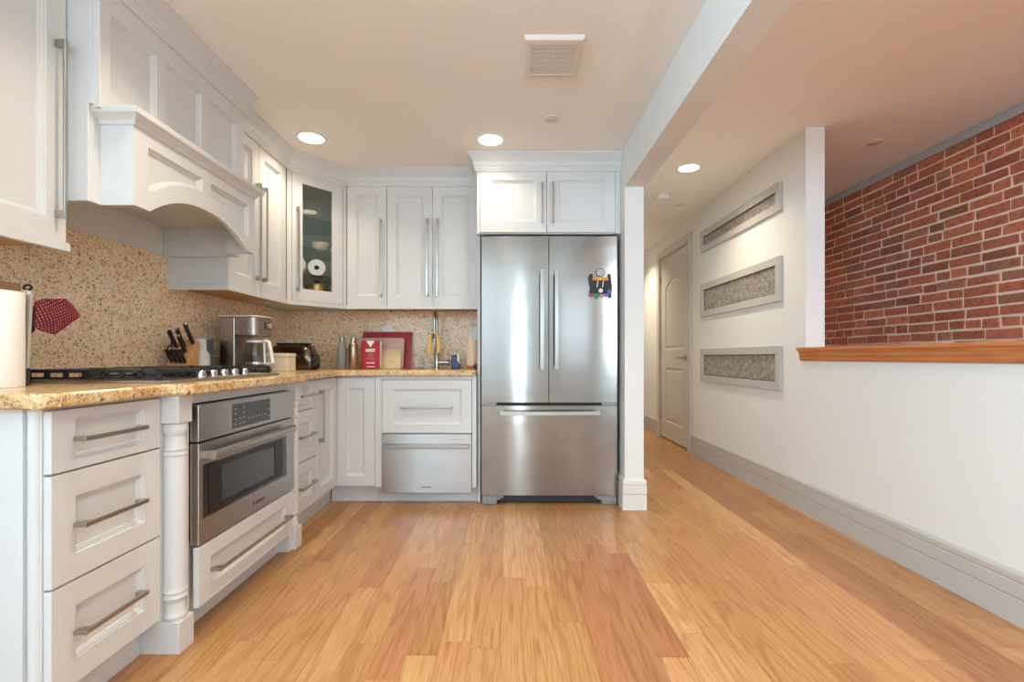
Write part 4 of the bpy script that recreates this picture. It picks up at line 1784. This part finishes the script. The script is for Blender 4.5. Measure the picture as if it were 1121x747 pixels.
# grinders
GP = [(0.0, 0.0), (0.043, 0.0), (0.046, 0.004), (0.046, 0.095), (0.043, 0.107), (0.033, 0.122), (0.029, 0.130), (0.029, 0.186), (0.027, 0.189), (0.0, 0.189)]
o = thing('grinder', 'pale grey bottle-shaped grinder next to the knife block', 'grinder', (-1.672, 2.60, TOP), 0)
mb = MB()
mb.lathe(GP[:4] + [(0.046, 0.0955)], (0, 0, 0), 36)
mb.build('grinder_base', M['gstone'], o, smooth=True)
mb = MB()
mb.lathe([(0.046, 0.0965)] + GP[4:], (0, 0, 0), 36)
mb.build('grinder_top', M['gstone'], o, smooth=True)
o = thing('grinder', 'charcoal bottle-shaped grinder behind the pale grey one', 'grinder', (-1.695, 2.70, TOP), 0)
mb = MB()
mb.lathe(GP[:4] + [(0.046, 0.0955)], (0, 0, 0), 36)
mb.build('grinder_base', M['gdark'], o, smooth=True)
mb = MB()
mb.lathe([(0.046, 0.0965)] + GP[4:], (0, 0, 0), 36)
mb.build('grinder_top', M['gdark'], o, smooth=True)

# coffee maker (side on, its front toward the room)
o = thing('coffee_maker', 'stainless drip coffee maker with a glass carafe', 'coffee maker', (-1.672, 2.77, TOP), 0)
hfront = [(0.185 + 0.045 * math.cos(-PI / 2 + PI * i / 8), 0.10 + 0.10 * math.sin(-PI / 2 + PI * i / 8)) for i in range(9)]
mb = MB()
mb.box(0.0, 0.088, 0.0, 0.20, 0.021, 0.322)
mb.build('body', M['bsteel'], o, bevel=0.006)
mb = MB()
mb.prism([(0.0885, 0.0)] + hfront + [(0.0885, 0.20)], 'z', 0.215, 0.322)
hdm = mb.build('brew_head', M['bsteel'], o, bevel=0.004, smooth=True)
mb = MB()
mb.prism([(-0.002, -0.002)] + [(a_ + 0.003, 0.1 + (b_ - 0.1) * 1.02) for a_, b_ in hfront] + [(-0.002, 0.202)], 'z', 0.3225, 0.331)
mb.build('lid', mat('lid_grey', (215, 213, 210), 0.35), o, bevel=0.002)
mb = MB()
mb.prism([(0.0, 0.0)] + hfront + [(0.0, 0.20)], 'z', 0.0, 0.020)
mb.build('base', M['dark'], o, bevel=0.003)
mb = MB()
mb.lathe([(0.058, 0.0205), (0.058, 0.024), (0.0, 0.024)], (0.155, 0.10, 0), 30)
mb.build('warming_plate', M['bsteel'], o, smooth=True)
mb = MB()
mb.box(0.222, 0.2315, 0.065, 0.135, 0.255, 0.298)
mb.build('control_face', M['dark'], hdm, bevel=0.002)
mb = MB()
mb.lathe([(0.018, 0.0), (0.016, 0.012), (0.0, 0.012)], (0.2315, 0.10, 0.275), 20, 'x')
mb.build('dial', M['chrome'], hdm, smooth=True)
cr_ = thing('coffee_carafe', 'glass carafe with a white handle in the coffee maker', 'carafe', (-1.672 + 0.155, 2.77 + 0.10, TOP + 0.0245), 0)
mb = MB()
mb.lathe([(0.0, 0.0), (0.052, 0.0), (0.059, 0.012), (0.060, 0.085), (0.055, 0.120), (0.048, 0.150), (0.046, 0.150), (0.053, 0.120), (0.0575, 0.085), (0.0565, 0.013), (0.050, 0.003), (0.0, 0.003)], (0, 0, 0), 36)
mb.build('jug', M['carafe'], cr_, smooth=True)
mb = MB()
mb.lathe([(0.0, 0.168), (0.040, 0.168), (0.051, 0.164), (0.051, 0.1505), (0.0, 0.1505)], (0, 0, 0), 30)
mb.build('carafe_lid', M['white'], cr_, smooth=True)
mb = MB()
mb.lathe([(0.0605, 0.022), (0.062, 0.022), (0.062, 0.036), (0.0605, 0.036), (0.0605, 0.022)], (0, 0, 0), 36)
mb.build('steel_band', M['chrome'], cr_, smooth=True)
mb = MB()
pr_ = [(0.047, -0.016, 0.158), (0.075, -0.022, 0.160), (0.094, -0.026, 0.154), (0.108, -0.030, 0.10), (0.120, -0.034, 0.030), (0.100, -0.028, 0.024), (0.060, -0.016, 0.026)]
mb.tube(pr_, [0.009, 0.010, 0.011, 0.011, 0.010, 0.009, 0.008], 12)
mb.tube([(0.062, -0.017, 0.150), (0.064, -0.018, 0.10), (0.066, -0.018, 0.026)], 0.006, 10)
mb.build('handle', M['white'], cr_, smooth=True)

# cream box beside the coffee maker
o = thing('storage_box', 'cream lidded box between coffee maker and toaster', 'box', (-1.452, 3.035, TOP), 0)
mb = MB()
mb.box(-0.080, 0.080, -0.055, 0.055, 0, 0.088)
mb.build('box_body', M['cream'], o, bevel=0.005)
mb = MB()
mb.box(-0.082, 0.082, -0.057, 0.057, 0.0895, 0.113)
mb.build('lid', M['cream'], o, bevel=0.005)

# toaster
o = thing('toaster', 'dark metal toaster with a rounded top in the corner', 'toaster', (-1.50, 3.35, TOP), 0)
mb = MB()
tp = [(-0.085, 0.012), (0.085, 0.012), (0.092, 0.05), (0.090, 0.11), (0.078, 0.150), (0.055, 0.172), (0.028, 0.181), (0, 0.183), (-0.028, 0.181), (-0.055, 0.172), (-0.078, 0.150), (-0.090, 0.11), (-0.092, 0.05)]
n = 12
secs = []
for i in range(n + 1):
    u = -1 + 2 * i / n
    k = (1 - abs(u) ** 5) ** 0.5 if abs(u) < 1 else 0.0
    k = 0.62 + 0.38 * k
    secs.append([(0.150 * u, p_[0] * (0.8 + 0.2 * k), 0.012 + (p_[1] - 0.012) * k) for p_ in tp])
vs = [q for s in secs for q in s]
kk = len(tp)
fs = []
for i in range(n):
    for j in range(kk):
        fs.append((i * kk + j, i * kk + (j + 1) % kk, (i + 1) * kk + (j + 1) % kk, (i + 1) * kk + j))
fs += [tuple(range(kk)), tuple(n * kk + j for j in reversed(range(kk)))]
mb.add(vs, fs)
mb.build('toaster_shell', M['toast'], o, smooth=True, angle=50)
for yy in (-0.025, 0.025):
    mb = MB()
    mb.box(-0.11, 0.11, yy - 0.012, yy + 0.012, 0.178, 0.186)
    mb.build('slot', M['seal'], o)
mb = MB()
mb.box(-0.135, 0.135, -0.08, 0.08, 0.0, 0.014)
mb.build('base', M['dark'], o, bevel=0.003)
mb = MB()
mb.box(0.146, 0.172, -0.03, 0.01, 0.095, 0.108)
mb.lathe([(0.018, 0.146), (0.018, 0.158), (0.0, 0.158)], (0, -0.03, 0.07), 18, 'x')
mb.build('lever', M['dark'], o, bevel=0.002)


# outlets on the backsplash
def outlet(loc, rz, label, w_=0.075, h_=0.115, plug=False):
    o = thing('wall_outlet', label, 'outlet', loc, rz, 'white outlets on the backsplash')
    m_ = MB()
    m_.box(-w_ / 2, w_ / 2, -0.006, 0.0, -h_ / 2, h_ / 2)
    m_.build('cover_plate', M['white'], o, bevel=0.003)
    for zz in (-0.026, 0.026):
        m_ = MB()
        m_.box(-0.018, 0.018, -0.0085, -0.006, zz - 0.017, zz + 0.017)
        s_ = m_.build('socket', M['white'], o, bevel=0.002)
        q_ = MB()
        q_.box(-0.008, -0.006, -0.0092, -0.0085, zz - 0.006, zz + 0.007)
        q_.box(0.006, 0.008, -0.0092, -0.0085, zz - 0.006, zz + 0.007)
        q_.build('slot', M['dark'], s_)
    return o


outlet((-0.962, WB - 0.018, 1.172), 0, 'white outlet on the backsplash above the red cutting board', w_=0.08)
outlet((-0.285, WB - 0.018, 1.172), 0, 'white outlet on the backsplash above the cream roll', w_=0.07)
outlet((-1.745, WB - 0.018, 1.075), 0, 'white outlet behind the toaster in the corner', w_=0.05)

# bottles
o = thing('water_bottle', 'matte grey slim water bottle with a steel cap', 'bottle', (-1.225, 3.52, TOP), 0, 'slim bottles by the corner')
mb = MB()
mb.lathe([(0.0, 0.0), (0.033, 0.0), (0.035, 0.003), (0.035, 0.135), (0.033, 0.155), (0.026, 0.180), (0.019, 0.200), (0.018, 0.212), (0.0, 0.212)], (0, 0, 0), 32)
mb.build('bottle_body', M['bottleg'], o, smooth=True)
mb = MB()
mb.lathe([(0.0185, 0.2125), (0.0185, 0.236), (0.017, 0.239), (0.0, 0.239)], (0, 0, 0), 24)
mb.build('cap', M['bar'], o, smooth=True)
o = thing('water_bottle', 'brushed bronze metal water bottle beside the grey one', 'bottle', (-1.135, 3.50, TOP), 0, 'slim bottles by the corner')
mb = MB()
mb.lathe([(0.0, 0.0), (0.033, 0.0), (0.035, 0.003), (0.035, 0.160), (0.033, 0.175), (0.024, 0.192), (0.018, 0.200), (0.0, 0.200)], (0, 0, 0), 32)
mb.build('bottle_body', M['copper'], o, smooth=True)
mb = MB()
mb.lathe([(0.018, 0.2005), (0.020, 0.203), (0.020, 0.225), (0.017, 0.228), (0.0, 0.228)], (0, 0, 0), 24)
mb.tube([(-0.020, 0, 0.215), (-0.026, 0, 0.232), (-0.015, 0, 0.242), (0.0, 0, 0.243), (0.015, 0, 0.242)], 0.004, 8)
mb.build('cap', M['bar'], o, smooth=True)

# boards and carton leaning by the backsplash
def leaning(name, label, cat, x0, x1, h_, y0, y1, m, r=0.0, cut=None):
    """a board whose foot is at y0 and whose top leans back to y1"""
    t_ = 0.010
    o = thing(name, label, cat, ((x0 + x1) / 2, y0, TOP), 0)
    L_ = math.hypot(h_, y1 - y0)
    o.rotation_euler = (-math.atan2(y1 - y0, h_), 0, 0)
    w2 = (x1 - x0) / 2
    if r:
        pts_ = []
        for (cx_, cz_, a0_) in ((-w2 + r, r, PI), (w2 - r, r, 1.5 * PI), (w2 - r, L_ - r, 0), (-w2 + r, L_ - r, PI / 2)):
            for i in range(5):
                a = a0_ + PI / 2 * i / 4
                pts_.append((cx_ + r * math.cos(a), cz_ + r * math.sin(a)))
    else:
        pts_ = rect(-w2, w2, 0, L_)
    m_ = MB()
    m_.slab(pts_, [cut] if cut else [], t_, -t_, open_holes=True)
    m_.build('board', m, o, bevel=0.0015)
    return o


leaning('cutting_board', 'large red cutting board with a slot handle leaning on the backsplash', 'cutting board', -1.150, -0.762, 0.285, 3.73, 3.795, M['red'], 0.004,
        rect(0.155, 0.167, 0.115, 0.172))
leaning('cutting_board', 'blush pink cutting board with rounded corners leaning on the red one', 'cutting board', -1.135, -0.812, 0.236, 3.69, 3.742, M['pink'], 0.018)
leaning('cutting_board', 'small pale square board leaning on the pink cutting board', 'cutting board', -0.985, -0.825, 0.142, 3.658, 3.692, M['bamboo'], 0.003)

o = thing('cookie_carton', 'red carton with white lettering in front of the cutting boards', 'carton', (-1.031, 3.575, TOP), 0)
mb = MB()
mb.box(-0.069, 0.069, 0.0, 0.06, 0.0, 0.212)
bx = mb.build('carton_body', M['redbox'], o, bevel=0.001)
mb = MB()
mb.prism([(-0.032, 0.210), (0.032, 0.210), (0.0, 0.162)], 'y', -0.001, 0.0)
mb.build('white_triangle', M['white'], o)
mb = MB()
mb.box(0.0692, 0.0700, 0.004, 0.056, 0.004, 0.208)
mb.build('white_side', M['white'], o)
lt = MB()
lt.prism([(-0.036, 0.128), (0.036, 0.128), (0.030, 0.140), (0.036, 0.150), (0.012, 0.152), (0.006, 0.146), (0.0, 0.153), (-0.012, 0.150), (-0.036, 0.148)], 'y', -0.0008, 0.0)
lt.build('lettering', M['white'], o)
lt = MB()
for a, b in ((-0.026, -0.020), (-0.010, -0.004), (0.008, 0.014), (0.020, 0.025)):
    lt.box(a, b, -0.0012, -0.0008, 0.134, 0.143)
lt.build('lettering_gaps', M['redbox'], o)
mb = MB()
for k_ in range(6):
    ww_ = (0.026, 0.030, 0.024, 0.026, 0.022, 0.016)[k_]
    mb.box(-ww_, ww_, -0.0008, 0.0, 0.068 + k_ * 0.009, 0.071 + k_ * 0.009)
mb.build('fine_print', mat('print_pink', (196, 130, 130), 0.6), o)
mb = MB()
mb.box(-0.032, 0.032, -0.0008, 0.0, 0.042, 0.049)
mb.box(-0.030, 0.030, -0.0008, 0.0, 0.014, 0.020)
mb.build('white_strip', M['white'], o)

# soap dispenser, faucet, cloth, soap, roll
o = thing('soap_dispenser', 'small clear soap bottle standing left of the faucet', 'soap bottle', (-0.668, 3.68, TOP), 0)
mb = MB()
mb.lathe([(0.0, 0.0), (0.022, 0.0), (0.024, 0.004), (0.024, 0.060), (0.014, 0.078), (0.010, 0.085), (0.0, 0.085)], (0, 0, 0), 24)
mb.build('bottle_body', M['carafe'], o, smooth=True)
mb = MB()
mb.lathe([(0.011, 0.0855), (0.011, 0.094), (0.004, 0.096), (0.004, 0.112), (0.0, 0.112)], (0, 0, 0), 16)
mb.tube([(0, 0, 0.112), (0, -0.03, 0.110)], 0.004, 8)
mb.build('pump', M['bar'], o, smooth=True)

o = thing('faucet', 'tall stainless gooseneck faucet on the back counter', 'faucet', (-0.553, 3.68, TOP), 0)
mb = MB()
mb.lathe([(0.0, 0.0), (0.026, 0.0), (0.026, 0.006), (0.019, 0.010), (0.019, 0.150), (0.013, 0.160), (0.0, 0.160)], (0, 0, 0), 28)
mb.build('faucet_body', M['bar'], o, smooth=True)
mb = MB()
arc = [(0, 0, 0.158), (0, 0, 0.24), (0, 0, 0.36)]
for i in range(1, 13):
    a = PI * i / 12
    arc.append((0, -0.06 + 0.06 * math.cos(a), 0.365 + 0.06 * math.sin(a)))
arc.append((0, -0.12, 0.31))
mb.tube(arc, 0.0115, 14)
mb.build('spout', M['bar'], o, smooth=True)
mb = MB()
mb.lathe([(0.0125, 0.0), (0.016, -0.02), (0.0165, -0.09), (0.014, -0.115), (0.0, -0.115)], (0, -0.12, 0.312), 20)
mb.build('spray_head', M['bar'], o, smooth=True)
mb = MB()
mb.box(-0.005, 0.005, -0.1385, -0.134, 0.225, 0.275)
mb.build('spray_button', M['black'], o, bevel=0.001)
mb = MB()
mb.lathe([(0.018, 0.0), (0.018, 0.082), (0.015, 0.086), (0.0, 0.086)], (0.012, 0, 0.048), 20, 'x')
mb.tube([(0.088, 0, 0.06), (0.092, 0.0, 0.12)], 0.004, 8)
mb.build('lever', M['bar'], o, smooth=True)

o = thing('dish_cloth', 'tan cloth hanging in two folds around the faucet spout', 'cloth', (-0.553, 3.68, TOP), 0)
for s in (-1, 1):
    mb = MB()
    secs = [(0.018, 0.262, 0.010, 0.016), (0.026, 0.225, 0.013, 0.018), (0.031, 0.175, 0.016, 0.018), (0.034, 0.135, 0.019, 0.016), (0.030, 0.118, 0.010, 0.008)]
    vs, fs = [], []
    for (xx, zz, rx, ry) in secs:
        for q in range(14):
            a = 2 * PI * q / 14
            vs.append((s * (xx + (0.004 if s < 0 else 0)) + rx * math.cos(a), -0.12 + ry * math.sin(a), zz - (0.012 if s < 0 else 0) * (1 if zz < 0.2 else 0)))
    for i in range(len(secs) - 1):
        for q in range(14):
            fs.append((i * 14 + q, i * 14 + (q + 1) % 14, (i + 1) * 14 + (q + 1) % 14, (i + 1) * 14 + q))
    fs += [tuple(range(14)), tuple((len(secs) - 1) * 14 + q for q in range(14))]
    mb.add(vs, fs)
    mb.build('fold', M['tan'], o, smooth=True, angle=60)
mb = MB()
mb.tube([(-0.020, -0.12, 0.258), (-0.012, -0.143, 0.266), (0.0, -0.145, 0.268), (0.012, -0.143, 0.266), (0.020, -0.12, 0.258), (0, -0.095, 0.262)], 0.006, 8, closed=True)
mb.build('tie', M['tan'], o, smooth=True)

o = thing('dish_soap', 'dark blue soap bottle with a white nozzle right of the faucet', 'soap bottle', (-0.405, 3.66, TOP), 0)
mb = MB()
mb.prism([(-0.032, 0), (0.032, 0), (0.033, 0.038), (0.018, 0.046), (0.012, 0.062), (0.010, 0.106), (-0.026, 0.106), (-0.032, 0.09)], 'y', -0.018, 0.018)
mb.build('bottle_body', M['navy'], o, bevel=0.004)
mb = MB()
mb.prism([(0.0125, 0.064), (0.020, 0.050), (0.030, 0.044), (0.031, 0.07), (0.024, 0.116), (0.012, 0.112)], 'y', -0.012, 0.012)
mb.build('nozzle', M['white'], o, bevel=0.002)

o = thing('paper_towel_roll', 'cream roll on a reddish round base beside the fridge panel', 'paper towel', (-0.278, 3.63, TOP), 0)
mb = MB()
mb.lathe([(0.0, 0.0), (0.041, 0.0), (0.042, 0.003), (0.042, 0.024), (0.0, 0.024)], (0, 0, 0), 32)
mb.build('base', M['terra'], o, smooth=True)
mb = MB()
mb.lathe([(0.0, 0.0245), (0.039, 0.0245), (0.039, 0.222), (0.012, 0.222), (0.012, 0.215), (0.0, 0.215)], (0, 0, 0), 36)
mb.build('roll', mat('cream_roll', (236, 216, 190), 0.9), o, smooth=True)
o = thing('scrub_brush', 'small round dark scrubber with a tan knob by the fridge panel', 'brush', (-0.243, 3.545, TOP), 0)
mb = MB()
mb.lathe([(0.0, 0.0), (0.012, 0.0), (0.018, 0.010), (0.019, 0.020), (0.016, 0.032), (0.009, 0.038), (0.0, 0.038)], (0, 0, 0), 24)
mb.build('bristles', M['dark'], o, smooth=True)
mb = MB()
mb.lathe([(0.008, 0.0385), (0.011, 0.046), (0.008, 0.054), (0.0, 0.056)], (0, 0, 0), 20)
mb.build('knob', M['block'], o, smooth=True)

# ------------------------------------------------------------------ things in the glass cabinet
def towel_roll(x_, y_, z_, label, r=0.060):
    X_, Y_ = inside(x_, y_)
    o = thing('paper_roll', label, 'paper roll', (X_, Y_, z_ + r + 0.0005), math.radians(20), 'paper rolls in the glass cabinet')
    m_ = MB()
    m_.lathe([(0.017, -0.09), (r - 0.002, -0.09), (r, -0.086), (r, 0.09), (0.017, 0.09), (0.017, -0.09)], (0, 0, 0), 36, 'y')
    m_.build('roll', M['paper'], o, smooth=True)
    m_ = MB()
    m_.lathe([(0.0, -0.075), (0.0168, -0.075), (0.0168, 0.075), (0.0, 0.075)], (0, 0, 0), 20, 'y')  # solid dark plug stands in for the shade inside the roll's hole
    m_.build('core', mat('roll_core', (74, 66, 60), 0.9), o, smooth=True)
    return o


towel_roll(0.297, 0.165, SH[0], 'white paper roll with its core showing in the glass cabinet')
towel_roll(0.140, 0.150, SH[0], 'white paper roll half hidden by the glass door frame')
X_, Y_ = inside(0.325, 0.17)
o = thing('bowl', 'white bowl on the middle shelf of the glass cabinet', 'bowl', (X_, Y_, SH[1] + 0.0005), 0)
mb = MB()
mb.lathe([(0.0, 0.0), (0.035, 0.0), (0.038, 0.006), (0.062, 0.030), (0.078, 0.068), (0.075, 0.068), (0.058, 0.032), (0.033, 0.009), (0.0, 0.008)], (0, 0, 0), 36)
mb.build('bowl_shell', M['cream'], o, smooth=True)
X_, Y_ = inside(0.280, 0.140)
o = thing('cooking_pot', 'small brass-coloured lidded pot in the glass cabinet', 'pot', (X_, Y_, UB + 0.0145), 0)
mb = MB()
mb.lathe([(0.0, 0.0), (0.076, 0.0), (0.080, 0.006), (0.080, 0.118), (0.0, 0.118)], (0, 0, 0), 40)
mb.build('pot_body', M['brass'], o, smooth=True)
mb = MB()
mb.lathe([(0.082, 0.1185), (0.082, 0.124), (0.060, 0.134), (0.0, 0.140)], (0, 0, 0), 40)
ld = mb.build('lid', M['brass'], o, smooth=True)
mb = MB()
mb.lathe([(0.008, 0.140), (0.008, 0.148), (0.022, 0.150), (0.022, 0.158), (0.0, 0.160)], (0, 0, 0), 20)
mb.build('knob', M['dark'], ld, smooth=True)

# ------------------------------------------------------------------ ceiling fixtures
def recessed(loc, label, r=0.075, k=1.0):
    o = thing('recessed_light', label, 'ceiling light', loc, 0, 'recessed ceiling lights')
    m_ = MB()
    m_.lathe([(r, 0.0), (r + 0.016, 0.0), (r + 0.016, -0.003), (r + 0.002, -0.005), (r, -0.004), (r, 0.0)], (0, 0, 0), 40)
    m_.build('trim_ring', M['white'], o, smooth=True)
    m_ = MB()
    m_.lathe([(r - 0.001, -0.0005), (r - 0.001, -0.003), (0.0, -0.003)], (0, 0, 0), 40)
    m_.build('lens', M['lens'], o)
    a = area('can_light', (loc[0], loc[1], loc[2] - 0.008), (0, 0, 0), 2 * r, 0, CAN_W * k, WARM, 'DISK', math.radians(125))
    return o


recessed((-0.114, 3.0, CEIL), 'recessed ceiling light in front of the cabinet over the fridge', k=0.35)
recessed((-1.224, 2.975, CEIL), 'recessed ceiling light near the glass corner cabinet', k=0.6)
recessed((-0.10, 1.66, CEIL), 'recessed ceiling light just above the picture')
recessed((-0.80, 1.50, CEIL), 'recessed ceiling light over the near counter, out of view')  # unseen can added for warm light by the hood
recessed((-0.10, 0.0, CEIL), 'recessed ceiling light overhead, out of view')  # unseen can added above the camera for more light
recessed((1.388, 3.70, HCEIL), 'recessed ceiling light in the hall by the framed panels', k=1.3)
recessed((2.42, 0.9, HCEIL), 'recessed ceiling light in front of the brick, out of view')  # unseen can added to brighten the brick
recessed((2.42, 1.70, HCEIL), 'recessed ceiling light between low wall and brick, out of view')  # second unseen can added to light the brick side
recessed((2.42, 5.2, HCEIL), 'recessed ceiling light far along the brick, out of view')  # further unseen can added for the far brick
recessed((1.388, 6.3, HCEIL), 'recessed ceiling light deep in the hall, out of view', k=2.0)  # unseen can added to lift the dark hall door
recessed((1.40, 1.3, HCEIL), 'recessed ceiling light beyond the beam, out of view')  # unseen can added to brighten the space past the beam

o = thing('ceiling_vent', 'square white slatted exhaust vent in the kitchen ceiling', 'vent', (0.195, 2.17, CEIL), 0)
mb = MB()
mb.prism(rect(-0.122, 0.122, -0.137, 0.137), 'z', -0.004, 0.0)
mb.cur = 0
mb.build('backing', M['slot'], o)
mb = MB()
a, b = 0.132, 0.148
ia, ib = 0.092, 0.105
z1 = -0.016
vs = [(-a, -b, 0), (a, -b, 0), (a, b, 0), (-a, b, 0), (-a + .01, -b + .01, z1), (a - .01, -b + .01, z1), (a - .01, b - .01, z1), (-a + .01, b - .01, z1),
      (-ia, -ib, z1 - .003), (ia, -ib, z1 - .003), (ia, ib, z1 - .003), (-ia, ib, z1 - .003), (-ia, -ib, -0.006), (ia, -ib, -0.006), (ia, ib, -0.006), (-ia, ib, -0.006)]
fs = []
for r_ in range(3):
    for k in range(4):
        fs.append((r_ * 4 + k, r_ * 4 + (k + 1) % 4, (r_ + 1) * 4 + (k + 1) % 4, (r_ + 1) * 4 + k))
mb.add(vs, fs)
mb.build('frame', M['vent'], o, bevel=0.003)
for k in range(13):
    s_ = MB()
    yy = -ib + 0.008 + k * (2 * ib - 0.016) / 12
    s_.box(-ia, ia, yy - 0.0055, yy + 0.0055, -0.017, -0.012)
    s_.build('slat', M['vent'], o)
s_ = MB()
s_.box(-0.003, 0.003, -ib, ib, -0.0175, -0.0165)
s_.build('rib', M['vent'], o)


def flat_disc(name, loc, r, label, cat, h_=0.005):
    m_ = MB()
    m_.lathe([(r, 0.0), (r, -h_ * 0.6), (r - 0.003, -h_), (0.0, -h_)], loc, 32)
    return tag(m_.build(name, M['vent'], smooth=True), label, cat)


flat_disc('sprinkler_cover', (0.245, 2.735, CEIL), 0.042, 'round flat white cover plate in the kitchen ceiling', 'cover plate')
flat_disc('sprinkler_cover', (1.645, 4.60, HCEIL), 0.045, 'round flat cover plate in the hall ceiling beyond the smoke detector', 'cover plate')
flat_disc('sprinkler_cover', (2.48, 3.256, HCEIL), 0.05, 'round flat cover plate in the ceiling near the brick wall', 'cover plate')
o = thing('smoke_detector', 'round white smoke detector on the hall ceiling', 'smoke detector', (1.387, 4.33, HCEIL), 0)
mb = MB()
mb.lathe([(0.072, 0.0), (0.072, -0.010), (0.066, -0.012), (0.0, -0.012)], (0, 0, 0), 36)
mb.build('mounting_plate', M['vent'], o, smooth=True)
mb = MB()
mb.lathe([(0.064, -0.0125), (0.062, -0.034), (0.052, -0.042), (0.0, -0.042)], (0, 0, 0), 36)
mb.build('detector_cover', M['white'], o, smooth=True)
mb = MB()
mb.lathe([(0.012, -0.0425), (0.012, -0.045), (0.0, -0.045)], (0.0, 0.0, 0), 16)
mb.build('test_button', M['vent'], o)
